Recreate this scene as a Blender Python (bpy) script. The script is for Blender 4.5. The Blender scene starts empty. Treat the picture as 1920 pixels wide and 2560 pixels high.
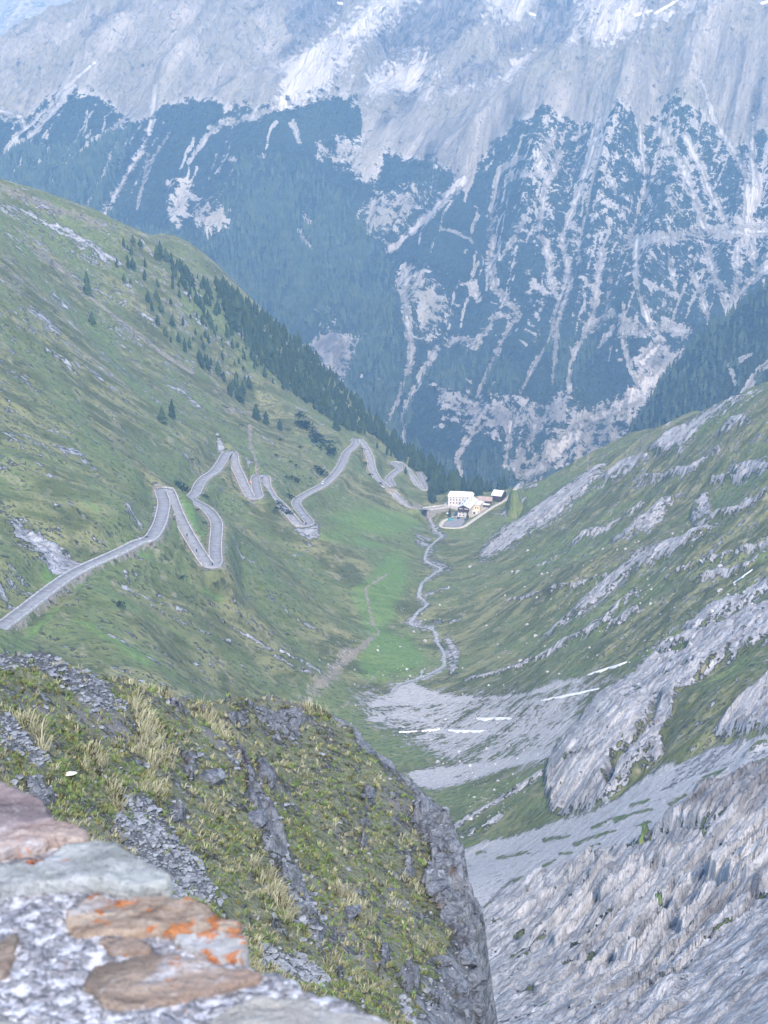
import bpy, math, random
import numpy as np
from mathutils import Vector
R = math.radians
random.seed(7)
rng = np.random.default_rng(11)
scn = bpy.context.scene
col = scn.collection

# ------------------------------------------------------------------ camera, sky, sun, exposure
PITCH, FPX = R(17.0), 4000.0            # survey: 4000 px focal length on a 1920 px wide frame
cam = bpy.data.cameras.new('camera'); cam_ob = bpy.data.objects.new('camera', cam); col.objects.link(cam_ob)
cam_ob.location = (0, 0, 0); cam_ob.rotation_euler = (R(90) - PITCH, 0, 0)
cam.sensor_fit = 'HORIZONTAL'; cam.sensor_width = 36.0; cam.lens = 75.0
cam.clip_start = 0.05; cam.clip_end = 30000
cam.dof.use_dof = True; cam.dof.focus_distance = 400.0; cam.dof.aperture_fstop = 24.0
scn.camera = cam_ob
SUN_EL, SUN_AZ = R(46), R(172)          # azimuth clockwise from +Y: behind the viewer
w = bpy.data.worlds.new('World'); scn.world = w; w.use_nodes = True
wt = w.node_tree; wt.nodes.clear()
sky = wt.nodes.new('ShaderNodeTexSky'); sky.sky_type = 'NISHITA'; sky.sun_disc = False
sky.sun_elevation = SUN_EL; sky.sun_rotation = SUN_AZ; sky.altitude = 2700; sky.air_density = 0.8; sky.dust_density = 3.5
bg = wt.nodes.new('ShaderNodeBackground'); bg.inputs[1].default_value = 0.15
wo = wt.nodes.new('ShaderNodeOutputWorld')
wt.links.new(sky.outputs[0], bg.inputs[0]); wt.links.new(bg.outputs[0], wo.inputs[0])
sun = bpy.data.lights.new('sun', 'SUN'); sun.energy = 1.5; sun.angle = R(10); sun.color = (1.0, 0.95, 0.90)
sun_ob = bpy.data.objects.new('sun', sun); col.objects.link(sun_ob)
sd = Vector((math.sin(SUN_AZ) * math.cos(SUN_EL), math.cos(SUN_AZ) * math.cos(SUN_EL), math.sin(SUN_EL)))
sun_ob.rotation_euler = (-sd).to_track_quat('-Z', 'Y').to_euler()
scn.view_settings.view_transform = 'Standard'; scn.view_settings.look = 'None'
scn.view_settings.exposure = 1.88; scn.view_settings.gamma = 1.0
scn.cycles.max_bounces = 5; scn.cycles.diffuse_bounces = 2; scn.cycles.glossy_bounces = 1
scn.cycles.volume_bounces = 1; scn.cycles.transparent_max_bounces = 4
scn.cycles.use_denoising = True
HAZE_DENSITY, HAZE_COLOR = 0.00014, (0.33, 0.62, 1.0, 1)

# ------------------------------------------------------------------ helpers
def tag(o, label=None, cat=None, group=None, kind=None):
    if label: o['label'] = label
    if cat: o['category'] = cat
    if group: o['group'] = group
    if kind: o['kind'] = kind
    return o
def link(name, me, mat=None, parent=None):
    o = bpy.data.objects.new(name, me); col.objects.link(o)
    if mat and len(me.materials) == 0: me.materials.append(mat)
    if parent: o.parent = parent
    return o
def empty(name, loc, rz=0.0):
    o = bpy.data.objects.new(name, None); col.objects.link(o)
    o.location = loc; o.rotation_euler = (0, 0, rz); o.empty_display_size = 0.1
    return o
def copy_tree(o, parent=None):
    c = o.copy(); col.objects.link(c); c.parent = parent
    for ch in o.children: copy_tree(ch, c)
    return c
def mesh_np(name, V, F, smooth=True, attrs=None):
    """V (n,3), F (m,k) with constant k"""
    me = bpy.data.meshes.new(name); V = np.ascontiguousarray(V, np.float32); F = np.ascontiguousarray(F, np.int32)
    m, k = F.shape
    me.vertices.add(len(V)); me.vertices.foreach_set('co', V.ravel())
    me.loops.add(m * k); me.loops.foreach_set('vertex_index', F.ravel())
    me.polygons.add(m); me.polygons.foreach_set('loop_start', np.arange(0, m * k, k, dtype=np.int32))
    me.polygons.foreach_set('use_smooth', np.full(m, smooth, bool))
    me.update(calc_edges=True)
    for nm, arr in (attrs or {}).items():
        a = me.attributes.new(nm, 'FLOAT_COLOR', 'POINT'); a.data.foreach_set('color', np.ascontiguousarray(arr, np.float32).ravel())
    return me
def grid_faces(nr, nc, keep=None):
    i = np.arange(nr * nc).reshape(nr, nc)
    F = np.stack([i[:-1, :-1], i[:-1, 1:], i[1:, 1:], i[1:, :-1]], -1).reshape(-1, 4)
    return F if keep is None else F[keep.ravel()]
class MB:
    """collects simple solids and links them as one mesh object"""
    def __init__(s): s.v, s.f = [], []
    def add(s, vs, fs):
        n = len(s.v); s.v += [tuple(v) for v in vs]; s.f += [tuple(i + n for i in f) for f in fs]; return s
    def box(s, x0, x1, y0, y1, z0, z1):
        return s.add([(x0,y0,z0),(x1,y0,z0),(x1,y1,z0),(x0,y1,z0),(x0,y0,z1),(x1,y0,z1),(x1,y1,z1),(x0,y1,z1)],
                     [(3,2,1,0),(4,5,6,7),(0,1,5,4),(1,2,6,5),(2,3,7,6),(3,0,4,7)])
    def tube(s, p, q, r0, r1=None, n=8):
        r1 = r0 if r1 is None else r1
        p, q = Vector(p), Vector(q); d = (q - p).normalized()
        a = d.orthogonal().normalized(); b = d.cross(a); vs = []
        for c, r in ((p, r0), (q, r1)):
            for k in range(n):
                t = 2 * math.pi * k / n; vs.append(c + a * (r * math.cos(t)) + b * (r * math.sin(t)))
        fs = [(k, (k + 1) % n, n + (k + 1) % n, n + k) for k in range(n)] + [tuple(range(n - 1, -1, -1)), tuple(range(n, 2 * n))]
        return s.add(vs, fs)
    def prism(s, pts, y0, y1):
        """polygon in x,z pushed from y0 to y1"""
        n = len(pts); vs = [(x, y0, z) for x, z in pts] + [(x, y1, z) for x, z in pts]
        return s.add(vs, [tuple(range(n)), tuple(range(2 * n - 1, n - 1, -1))] + [((k + 1) % n, k, n + k, n + (k + 1) % n) for k in range(n)])
    def me(s, name, smooth=False):
        me = bpy.data.meshes.new(name); me.from_pydata(s.v, [], s.f); me.update()
        if smooth: me.polygons.foreach_set('use_smooth', [True] * len(me.polygons))
        return me
    def build(s, name, mat, parent=None, bevel=0.0, smooth=False):
        o = link(name, s.me(name, smooth), mat, parent)
        if bevel:
            b = o.modifiers.new('bevel', 'BEVEL'); b.width = bevel; b.segments = 2; b.limit_method = 'ANGLE'
        return o

# ---- noise on arrays
def _h(ix, iy, seed):
    h = (ix.astype(np.int64) * 374761393 + iy.astype(np.int64) * 668265263 + seed * 974634777) & 0xffffffff
    h = ((h ^ (h >> 13)) * 1274126177) & 0xffffffff
    return (h ^ (h >> 16)) & 0xffffffff
def perlin(x, y, seed=0):
    x = np.asarray(x, float); y = np.asarray(y, float)
    ix = np.floor(x); iy = np.floor(y); fx = x - ix; fy = y - iy
    ix = ix.astype(np.int64); iy = iy.astype(np.int64)
    u = fx * fx * fx * (fx * (fx * 6 - 15) + 10); v = fy * fy * fy * (fy * (fy * 6 - 15) + 10)
    def g(dx, dy):
        a = _h(ix + dx, iy + dy, seed).astype(np.float64) * (2 * np.pi / 4294967296.0)
        return np.cos(a) * (fx - dx) + np.sin(a) * (fy - dy)
    a = g(0, 0); b = g(1, 0); c = g(0, 1); d = g(1, 1)
    return ((a + (b - a) * u) * (1 - v) + (c + (d - c) * u) * v) * 1.45
def fbm(x, y, octv=5, seed=0, gain=0.5):
    s = 0; a = 1.0; t = 0
    for k in range(octv):
        s = s + a * perlin(x * 2 ** k, y * 2 ** k, seed + k * 17); t += a; a *= gain
    return s / t
def ridged(x, y, octv=5, seed=0, gain=0.55):
    s = 0; a = 1.0; t = 0
    for k in range(octv):
        s = s + a * (1 - 2.2 * np.abs(perlin(x * 2 ** k, y * 2 ** k, seed + k * 13))); t += a; a *= gain
    return s / t
def sstep(a, b, x):
    t = np.clip((x - a) / (b - a), 0, 1); return t * t * (3 - 2 * t)

# ---- survey: image bearings to bearings in the world
CP, SP = math.cos(PITCH), math.sin(PITCH)
def bearing(px, py):
    a = (px - 960) / FPX; b = (1280 - py) / FPX
    dy = CP + b * SP; return a / dy, (b * CP - SP) / dy           # x per Y, z per Y
def P(px, py, Y):
    u, s = bearing(px, py); return (u * Y, Y, s * Y)
def Pz(px, py, z):
    u, s = bearing(px, py); Y = z / s; return (u * Y, Y, z)
def project(x, y, z):
    f = y * CP - z * SP; up = y * SP + z * CP
    return 960 + FPX * x / f, 1280 - FPX * up / f
def tps(C, lam=0.0):
    C = np.array(C, float); sc = 300.0; A = C[:, :2] / sc; n = len(A)
    def K(r2): return np.where(r2 > 1e-12, 0.5 * r2 * np.log(r2 + 1e-12), 0)
    r2 = ((A[:, None] - A[None]) ** 2).sum(-1)
    M = np.zeros((n + 3, n + 3)); M[:n, :n] = K(r2) + lam * np.eye(n); Q = np.c_[np.ones(n), A]; M[:n, n:] = Q; M[n:, :n] = Q.T
    s = np.linalg.solve(M, np.r_[C[:, 2], 0, 0, 0])
    def f(x, y):
        sh = np.shape(x); x = np.ravel(x) / sc; y = np.ravel(y) / sc
        z = s[n] + s[n + 1] * x + s[n + 2] * y
        for k in range(n): z = z + s[k] * K((x - A[k, 0]) ** 2 + (y - A[k, 1]) ** 2)
        return z.reshape(sh)
    return f
# ---- soft strokes and patches, in survey bearings, giving a 0..1 field (0.5 on the outline)
class Canvas:
    def __init__(s, px, py): s.px, s.py = px, py; s.m = np.zeros(px.shape)
    def _box(s, x0, x1, y0, y1): return np.nonzero((s.px > x0) & (s.px < x1) & (s.py > y0) & (s.py < y1))
    def stroke(s, pts, w0, w1=None, k=1.0, sub=False):
        w1 = w0 if w1 is None else w1; p = np.array(pts, float); W = max(w0, w1)
        I = s._box(p[:, 0].min() - W, p[:, 0].max() + W, p[:, 1].min() - W, p[:, 1].max() + W)
        if len(I[0]) == 0: return s
        X = s.px[I]; Y = s.py[I]; best = np.full(X.shape, -1e9)
        seg = np.hypot(*(p[1:] - p[:-1]).T); L = np.r_[0, np.cumsum(seg)] / seg.sum()
        for i in range(len(p) - 1):
            d = p[i + 1] - p[i]; t = np.clip(((X - p[i, 0]) * d[0] + (Y - p[i, 1]) * d[1]) / (d @ d), 0, 1)
            dist = np.hypot(X - p[i, 0] - t * d[0], Y - p[i, 1] - t * d[1])
            ww = w0 + (w1 - w0) * (L[i] + t * (L[i + 1] - L[i]))
            best = np.maximum(best, 1 - dist / ww)
        v = np.clip(best, 0, 1) * k
        s.m[I] = s.m[I] * (1 - v) if sub else np.maximum(s.m[I], v); return s
    def poly(s, pts, soft=15, k=1.0, sub=False):
        p = np.array(pts, float)
        I = s._box(p[:, 0].min() - soft, p[:, 0].max() + soft, p[:, 1].min() - soft, p[:, 1].max() + soft)
        if len(I[0]) == 0: return s
        v = np.clip(0.5 - sdf(p, s.px[I], s.py[I]) / (2 * soft), 0, 1) * k
        s.m[I] = s.m[I] * (1 - v) if sub else np.maximum(s.m[I], v); return s
def sdf(p, X, Y):
    d = np.full(X.shape, 1e18); ins = np.zeros(X.shape, bool); n = len(p)
    for i in range(n):
        a = p[i]; b = p[(i + 1) % n]; e = b - a
        t = np.clip(((X - a[0]) * e[0] + (Y - a[1]) * e[1]) / (e @ e + 1e-12), 0, 1)
        d = np.minimum(d, (X - a[0] - t * e[0]) ** 2 + (Y - a[1] - t * e[1]) ** 2)
        c = (a[1] > Y) != (b[1] > Y)
        with np.errstate(divide='ignore', invalid='ignore'):
            ins ^= c & (X < (b[0] - a[0]) * (Y - a[1]) / (b[1] - a[1] + 1e-12) + a[0])
    return np.where(ins, -1, 1) * np.sqrt(d)
def off(pts, ox, oy, s=0.5787): return [(ox + x * s, oy + y * s) for x, y in pts]

# ---- node building
class NT:
    def __init__(s, name):
        s.mat = bpy.data.materials.new(name); s.mat.use_nodes = True; s.t = s.mat.node_tree; s.t.nodes.clear()
        s.out = s.t.nodes.new('ShaderNodeOutputMaterial'); s.bsdf = s.t.nodes.new('ShaderNodeBsdfPrincipled')
        s.t.links.new(s.bsdf.outputs[0], s.out.inputs[0]); s.bsdf.inputs['Roughness'].default_value = 0.9
        s.bsdf.inputs['Specular IOR Level'].default_value = 0.2
        s.tc = s.t.nodes.new('ShaderNodeTexCoord').outputs['Object']
    def put(s, sock, v):
        if isinstance(v, (int, float)): sock.default_value = v
        elif isinstance(v, (tuple, list)): sock.default_value = (*v, 1) if len(v) == 3 and sock.type == 'RGBA' else v
        else: s.t.links.new(v, sock)
    def math(s, op, a, b=0.5, c=None, clamp=False):
        n = s.t.nodes.new('ShaderNodeMath'); n.operation = op; n.use_clamp = clamp
        s.put(n.inputs[0], a); s.put(n.inputs[1], b)
        if c is not None: s.put(n.inputs[2], c)
        return n.outputs[0]
    def step(s, x, a, b):
        n = s.t.nodes.new('ShaderNodeMapRange'); n.interpolation_type = 'SMOOTHSTEP'
        s.put(n.inputs[0], x); n.inputs[1].default_value = a; n.inputs[2].default_value = b; return n.outputs[0]
    def mix(s, f, a, b, mode='MIX'):
        n = s.t.nodes.new('ShaderNodeMix'); n.data_type = 'RGBA'; n.blend_type = mode
        s.put(n.inputs[0], f); s.put(n.inputs[6], a); s.put(n.inputs[7], b); return n.outputs[2]
    def map(s, scale=(1, 1, 1), rot=(0, 0, 0), vec=None):
        n = s.t.nodes.new('ShaderNodeMapping'); s.t.links.new(vec or s.tc, n.inputs[0])
        n.inputs['Scale'].default_value = scale; n.inputs['Rotation'].default_value = rot; return n.outputs[0]
    def grain(s, deg, along, across, up=None):
        """coordinates stretched along a compass line on the ground"""
        n = s.t.nodes.new('ShaderNodeMapping'); n.vector_type = 'TEXTURE'; s.t.links.new(s.tc, n.inputs[0])
        n.inputs['Rotation'].default_value = (0, 0, R(deg)); n.inputs['Scale'].default_value = (1 / along, 1 / across, 1 / (up or across)); return n.outputs[0]
    def noise(s, vec, scale, detail=4, rough=0.55, dist=0.0):
        n = s.t.nodes.new('ShaderNodeTexNoise'); s.put(n.inputs['Vector'], vec); n.inputs['Scale'].default_value = scale
        n.inputs['Detail'].default_value = detail; n.inputs['Roughness'].default_value = rough; n.inputs['Distortion'].default_value = dist
        return n.outputs[0]
    def voro(s, vec, scale, feat='F1', rand=1.0, out=0):
        n = s.t.nodes.new('ShaderNodeTexVoronoi'); n.feature = feat; s.put(n.inputs['Vector'], vec); n.inputs['Scale'].default_value = scale
        n.inputs['Randomness'].default_value = rand; return n.outputs[out]
    def attr(s, name):
        n = s.t.nodes.new('ShaderNodeAttribute'); n.attribute_name = name
        c = s.t.nodes.new('ShaderNodeSeparateColor'); s.t.links.new(n.outputs['Color'], c.inputs[0])
        return c.outputs[0], c.outputs[1], c.outputs[2], n.outputs['Alpha']
    def attr_col(s, name):
        n = s.t.nodes.new('ShaderNodeAttribute'); n.attribute_name = name; return n.outputs['Color']
    def bump(s, h, dist, strength=1.0, nrm=None):
        n = s.t.nodes.new('ShaderNodeBump'); s.put(n.inputs['Height'], h); s.put(n.inputs['Strength'], strength); n.inputs['Distance'].default_value = dist
        if nrm is not None: s.t.links.new(nrm, n.inputs['Normal'])
        return n.outputs[0]
    def done(s, colr, nrm=None, rough=None):
        s.put(s.bsdf.inputs['Base Color'], colr)
        if nrm is not None: s.t.links.new(nrm, s.bsdf.inputs['Normal'])
        if rough is not None: s.put(s.bsdf.inputs['Roughness'], rough)
        return s.mat
def plain(name, c, rough=0.8, var=0.12, scale=0.8, bump=0.0, metal=0.0):
    n = NT(name); a = n.noise(n.tc, scale, 5, 0.6)
    d = tuple(max(0, v * (1 - 2 * var)) for v in c); e = tuple(min(1, v * (1 + 2 * var)) for v in c)
    n.bsdf.inputs['Metallic'].default_value = metal
    return n.done(n.mix(n.step(a, .3, .7), d, e), n.bump(a, bump) if bump else None, rough)

# ------------------------------------------------------------------ the near valley: left hillside, valley floor, right hillside
ROAD = [(-90,1632,-209),(0,1570,-215),(60,1525,0),(180,1436,0),(300,1379,0),(345,1356,0),(376,1346,0),(396,1316,0),(406,1285,0),(410,1258,0),(404,1237,-242),
 (402,1224,0),(418,1222,0),(427,1240,0),(442,1280,0),(461,1321,0),(485,1362,0),(505,1393,0),(517,1410,-253),(529,1417,0),(539,1409,0),(538,1369,0),(541,1333,0),(541,1309,0),
 (529,1287,0),(509,1268,0),(490,1258,-266),(474,1247,0),(488,1234,0),(499,1210,0),(513,1194,0),(536,1179,0),(553,1157,0),(564,1137,-281),(573,1129,0),(583,1133,0),(587,1162,0),
 (599,1188,0),(611,1215,0),(623,1239,-292),(634,1246,0),(646,1242,0),(642,1225,0),(638,1200,-299),(643,1190,0),(655,1187,0),(664,1194,0),(666,1215,0),(678,1239,0),(707,1268,0),(736,1302,0),
 (748,1314,-313),(764,1313,0),(774,1309,0),(764,1295,0),(748,1275,0),(740,1260,0),(749,1245,0),(781,1227,0),(812,1209,0),(842,1179,0),(857,1154,0),(867,1131,0),(884,1116,0),
 (890,1106,-350),(887,1099,0),(897,1098,0),(903,1106,0),(915,1123,0),(926,1148,0),(930,1171,0),(943,1197,0),(958,1212,-365),(979,1227,0),(999,1247,0),(1022,1265,0),(1042,1270,0),(1070,1272.5,-385),(1112,1275,-388)]
BRANCH = [(961,1213,-365.5),(972,1214,0),(980,1213,-368),(974,1206,0),(972,1198,0),(981,1186,0),(998,1173,0),(994,1165,0),(985,1159,-380),(990,1156,0),(1000,1159,0),(1017,1176,0),(1039,1204,0),(1050,1221,-394),(1060,1224,0),(1066,1220,0),(1057,1197,0),(1048,1180,-402)]
SPUR = [(1010,1127,-412),(1030,1146,-414),(1044,1146,-416),(1060,1158,-420)]
def fill_z(pts):
    z = np.array([p[2] for p in pts], float); k = np.nonzero(z)[0]
    u = np.array([bearing(p[0], p[1]) for p in pts])
    for _ in range(4):                                            # spread the fall evenly along the ground
        zz = np.interp(np.arange(len(pts)), k, z[k]) if _ == 0 else zz
        Y = zz / u[:, 1]; X = u[:, 0] * Y
        L = np.r_[0, np.cumsum(np.hypot(np.diff(X), np.diff(Y)) + 0.5)]
        zz = 0.5 * zz + 0.5 * np.interp(L, L[k], z[k])
    Y = zz / u[:, 1]; return np.c_[u[:, 0] * Y, Y, zz]
def spline(p, step=2.0):
    out = []; q = np.vstack([2 * p[0] - p[1], p, 2 * p[-1] - p[-2]])
    for i in range(1, len(q) - 2):
        a, b, c, d = q[i - 1:i + 3]; n = max(2, int(np.linalg.norm(c - b) / step))
        for t in np.linspace(0, 1, n, endpoint=False):
            out.append(0.5 * (2 * b + (c - a) * t + (2 * a - 5 * b + 4 * c - d) * t * t + (3 * b - a - 3 * c + d) * t ** 3))
    out.append(q[-2]); o = np.array(out)
    for _ in range(3): o[1:-1] = (o[:-2] + 2 * o[1:-1] + o[2:]) / 4
    return o
road3, branch3, spur3 = fill_z(ROAD), fill_z(BRANCH), fill_z(SPUR)
road_s, branch_s, spur_s = spline(road3), spline(branch3), spline(spur3)
HZ = -390.0                                                       # level of the hotel terrace
C = [P(*t) for t in [(0,455,1250),(-160,400,1150),(110,485,1270),(220,525,1330),(400,620,1430),(560,730,1490),(760,880,1550),(900,1020,1580),(1000,1118,1600),(1100,1178,1580),
 (0,1000,780),(0,700,980),(0,1300,650),(-200,1000,700),(-200,1400,520),(-160,1700,430),(300,900,1100),(200,700,1180),(450,800,1270),(600,1000,1270),(800,1050,1390),(150,1150,760),
 (300,1500,630),(600,1500,780),(800,1500,890),(500,1700,640),(300,1650,570),(600,1600,720),(800,1700,740),(100,1700,500),
 (1060,1500,990),(1060,1440,1050),(1070,1380,1140),(1130,1660,850),(960,1780,750),(1150,1830,720),(1150,1950,635),(1140,2150,525),(1220,2400,405),(1250,2560,325),(1000,2300,420),(1000,2600,300),
 (1920,985,1110),(2100,900,1050),(1740,1060,1190),(1560,1140,1260),(1480,1133,1350),(1360,1212,1360),(1700,1300,960),(1900,1300,820),(2100,1300,760),
 (1900,1500,680),(1900,1700,545),(1920,2000,410),(1920,2300,315),(1920,2560,250),(2200,2000,380),(2200,1600,560),(2200,2500,240),
 (1500,1900,560),(1500,2200,420),(1500,2500,305),(1400,1450,940),(1400,1700,725),(1250,1550,930),(1600,1450,850),(1700,1700,620)]]
C += [Pz(*t) for t in [(1120,1264,HZ),(1195,1250,HZ),(1170,1294,HZ),(1106,1315,HZ - 1),(1160,1316,HZ - 1),(1085,1296,-397),(1090,1330,-396),(1260,1262,HZ + 3),(1300,1230,HZ + 8)]]
# the ground falls away behind the ridges and the terrace
for (px, py, Y) in [(0,455,1250),(220,525,1330),(400,620,1430),(560,730,1490),(760,880,1550),(900,1020,1580),(1000,1118,1600)]:
    x, y, z = P(px, py, Y); C.append((x + 60, y + 190, z - 150)); C.append((x + 110, y + 420, z - 380))
C += [(40,1700,-520),(110,1560,-480),(160,1620,-520),(70,1480,-425),(125,1480,-432),(230,1560,-470),(100,2000,-720),(250,1900,-680),(-60,2150,-800),(300,2200,-820),(420,1500,-400),(560,1300,-270)]
for a in (road3[1::2], branch3[2::3]): C += [tuple(v) for v in a]
base = tps(C, 2e-3)

NU, NY = 1040, 1350
uu = np.linspace(-0.37, 0.37, NU); yy = np.exp(np.linspace(math.log(215), math.log(2250), NY))
U, Yg = np.meshgrid(uu, yy); Xg = U * Yg
cu = np.linspace(-0.37, 0.37, 110); cy = np.exp(np.linspace(math.log(215), math.log(2250), 220))
CU, CY = np.meshgrid(cu, cy); Zc = base(CU * CY, CY)
def upsample(Zc, nr, nc):
    """smooth cubic resampling of a coarse grid"""
    def axis(a, n):
        m = a.shape[0]; t = np.linspace(0, m - 1, n); i = np.clip(t.astype(int), 0, m - 2); f = (t - i)[:, None]
        g = lambda k: a[np.clip(i + k, 0, m - 1)]
        return 0.5 * (2 * g(0) + (g(1) - g(-1)) * f + (2 * g(-1) - 5 * g(0) + 4 * g(1) - g(2)) * f ** 2 + (3 * g(0) - g(-1) - 3 * g(1) + g(2)) * f ** 3)
    return axis(axis(Zc, nr).T, nc).T
Zg = upsample(Zc, NY, NU)
PX, PY = project(Xg, Yg, Zg)

stream_px = off([(196,122),(200,150),(214,185),(212,210),(235,228),(250,242),(215,270),(188,300),(178,345),(210,365),(248,382),(215,405),(180,430),(160,450),(154,480),(150,500),(172,520),(186,540),(160,558),(138,574),(128,592),(104,606),(160,628),(208,640),(224,665),(230,700),(246,725),(262,752),(256,775),(262,800),(240,815),(200,835),(166,850),(120,866),(62,882),(40,905),(28,935)], 960, 1200)
# what grows or lies where: rock/scree, lush grass, bare earth, fine pale gravel
rock, lush, dirt, grav = Canvas(PX, PY), Canvas(PX, PY), Canvas(PX, PY), Canvas(PX, PY)
O6 = lambda p: off(p, 960, 1200); O8 = lambda p: off(p, 960, 1800); O5 = lambda p: off(p, 0, 1040); O3 = lambda p: off(p, 0, 400); O4 = lambda p: off(p, 960, 600)
rock.poly(O6([(400,335),(430,290),(500,230),(640,125),(700,90),(760,55),(830,5),(900,-40),(960,-60),(930,10),(860,90),(780,150),(700,215),(610,270),(540,315),(470,345),(420,355)]), 16, .95)
rock.poly(O4([(1130,920),(1200,860),(1330,790),(1440,730),(1600,670),(1640,660),(1560,720),(1440,790),(1360,860),(1280,930),(1190,950)]), 16, .85)
rock.poly(O4([(940,1040),(1000,980),(1080,950),(1160,945),(1100,990),(1040,1030),(970,1070)]), 12, .85)
rock.poly(O4([(780,1100),(880,1020),(960,990),(900,1080),(860,1106)]), 12, .9)
rock.poly(O4([(1420,850),(1480,790),(1560,780),(1600,800),(1530,840),(1450,880)]), 12, .75)
rock.poly(O4([(1480,1000),(1560,960),(1659,960),(1659,1040),(1560,1060),(1500,1040)]), 12, .75)
rock.stroke(O4([(1100,1060),(1180,1040),(1330,1010),(1400,960),(1440,930)]), 14, 20, .8)
rock.stroke(O4([(1410,1065),(1500,1050),(1659,1015)]), 10, 14, .95)
rock.stroke(O6([(500,310),(610,240),(720,160)]), 8, 5, .9)
rock.stroke(O6([(815,285),(900,240),(960,215),(1040,170),(1120,115)]), 9, 15, .72)
rock.poly(O6([(960,270),(1020,240),(1080,195),(1150,140),(1190,105),(1290,55),(1240,120),(1200,185),(1150,230),(1080,255),(1000,285)]), 14, .8)
rock.poly(O6([(1310,185),(1330,130),(1360,85),(1410,90),(1420,170),(1340,225)]), 10, .8)
rock.stroke(O6([(1340,225),(1420,190),(1500,160),(1580,125),(1659,88)]), 7, 9, .9)
rock.poly(O6([(690,668),(760,610),(850,520),(930,450),(1000,395),(1080,350),(1150,318),(1300,265),(1440,205),(1400,260),(1300,325),(1220,360),(1150,385),(1080,425),(1000,490),(900,570),(820,625),(740,672)]), 14, .9)
rock.stroke(O6([(530,530),(640,515),(700,500),(850,462),(960,420)]), 5, 10, .8)
rock.stroke(O6([(560,412),(640,395),(720,365),(800,330)]), 4, 7, .62)
rock.stroke(O6([(350,862),(460,845),(560,820),(640,785),(700,760),(800,715),(900,670),(1000,635),(1090,595)]), 9, 11, .95)
rock.stroke(O6([(890,660),(960,610),(1020,560),(1090,520)]), 16, 12, .85)
rock.stroke(O6([(1220,460),(1320,410),(1400,380),(1520,330),(1659,280)]), 8, 12, .7)
rock.stroke(O6([(1040,370),(1120,320),(1250,280)]), 8, 10, .6)
rock.poly(O6([(1290,665),(1350,620),(1420,570),(1530,520),(1600,475),(1659,440),(1659,505),(1500,590),(1400,650),(1330,690)]), 12, .9)
rock.stroke(O6([(1340,470),(1430,430),(1560,400),(1659,340)]), 8, 16, .75)
rock.poly(O6([(810,1110),(850,1040),(900,975),(980,920),(1050,870),(1120,800),(1200,740),(1300,690),(1400,660),(1540,610),(1659,560),(1800,500),(1800,680),(1659,720),(1500,790),(1410,840),(1350,880),(1270,950),(1230,1010),(1210,1060),(1180,1110)]), 16, .97)
rock.stroke(O6([(1040,880),(1150,800),(1290,760)]), 10, 12, .8, sub=True)
rock.stroke(O6([(1180,880),(1250,870),(1320,860)]), 9, 9, .8, sub=True)
rock.poly(O6([(1400,1110),(1450,1030),(1520,960),(1659,820),(1850,700),(1850,1110)]), 16, .95)
for a in ([(200,140),(212,205),(250,240)], [(190,300),(180,350),(250,385),(215,410)], [(160,450),(150,500),(185,540),(140,575),(105,605),(210,640)], [(240,700),(280,760),(300,820)]): rock.stroke(O6(a), 15, 20, .72)
rock.stroke(O6([(150,255),(215,280),(200,330)]), 26, 26, .62); rock.stroke(O6([(215,360),(280,380)]), 20, 24, .7); rock.stroke(O6([(180,500),(230,480),(280,465)]), 10, 8, .7)
rock.stroke(O6([(180,620),(250,612),(330,610)]), 12, 12, .66); rock.stroke(O6([(270,690),(310,740),(300,830)]), 20, 22, .8)
grav.poly(O6([(60,885),(110,858),(150,880),(190,905),(260,922),(420,930),(600,918),(760,870),(870,848),(850,880),(760,912),(600,950),(400,960),(200,985),(60,985),(-80,1000),(-60,950),(20,930)]), 9, .85)
grav.poly(O6([(-60,1010),(60,1005),(200,1015),(260,1060),(500,1082),(700,1062),(860,1025),(860,1060),(830,1110),(250,1110),(190,1060),(60,1045),(-60,1060)]), 9, .78)
grav.poly(O8([(90,230),(140,215),(250,195),(400,180),(600,142),(740,118),(740,165),(620,190),(500,222),(400,255),(300,285),(200,305),(140,290)]), 9, .9)
grav.poly(O8([(60,60),(250,50),(560,70),(800,40),(840,10),(500,20),(200,30)]), 9, .62)
grav.stroke(O6([(165,820),(160,850),(90,880),(40,910),(10,960)]), 7, 9, .9)
rock.poly(O8([(685,245),(700,200),(740,130),(800,60),(880,0),(960,-60),(1150,-60),(1240,-60),(1250,60),(1235,150),(1180,200),(1100,250),(1040,300),(1000,330),(950,370),(880,400),(800,420),(720,410),(700,330)]), 11, 1)
rock.stroke(O8([(1180,-40),(1140,60),(1070,150),(1000,215),(960,310)]), 20, 22, .75, sub=True)
rock.stroke(O8([(780,230),(860,200),(920,190)]), 8, 8, .75, sub=True)
rock.poly(O8([(1210,200),(1200,100),(1240,20),(1330,-60),(1500,-120),(1659,-220),(1700,-180),(1450,40),(1400,80),(1330,140),(1270,180)]), 11, .85, sub=True)
rock.stroke(O8([(270,480),(340,440),(440,380),(560,310),(680,235)]), 14, 16, .8); rock.stroke(O8([(330,500),(420,470),(500,420)]), 22, 18, .85)
grav.poly(O8([(300,600),(330,560),(450,520),(560,500),(720,440),(880,400),(1000,340),(1110,260),(1200,215),(1300,180),(1400,130),(1659,70),(1850,0),(1850,130),(1659,200),(1500,250),(1400,300),(1320,380),(1210,470),(1180,505),(960,575),(850,610),(700,650),(550,690),(480,760),(390,850),(350,800),(300,700)]), 10, 1)
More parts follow.
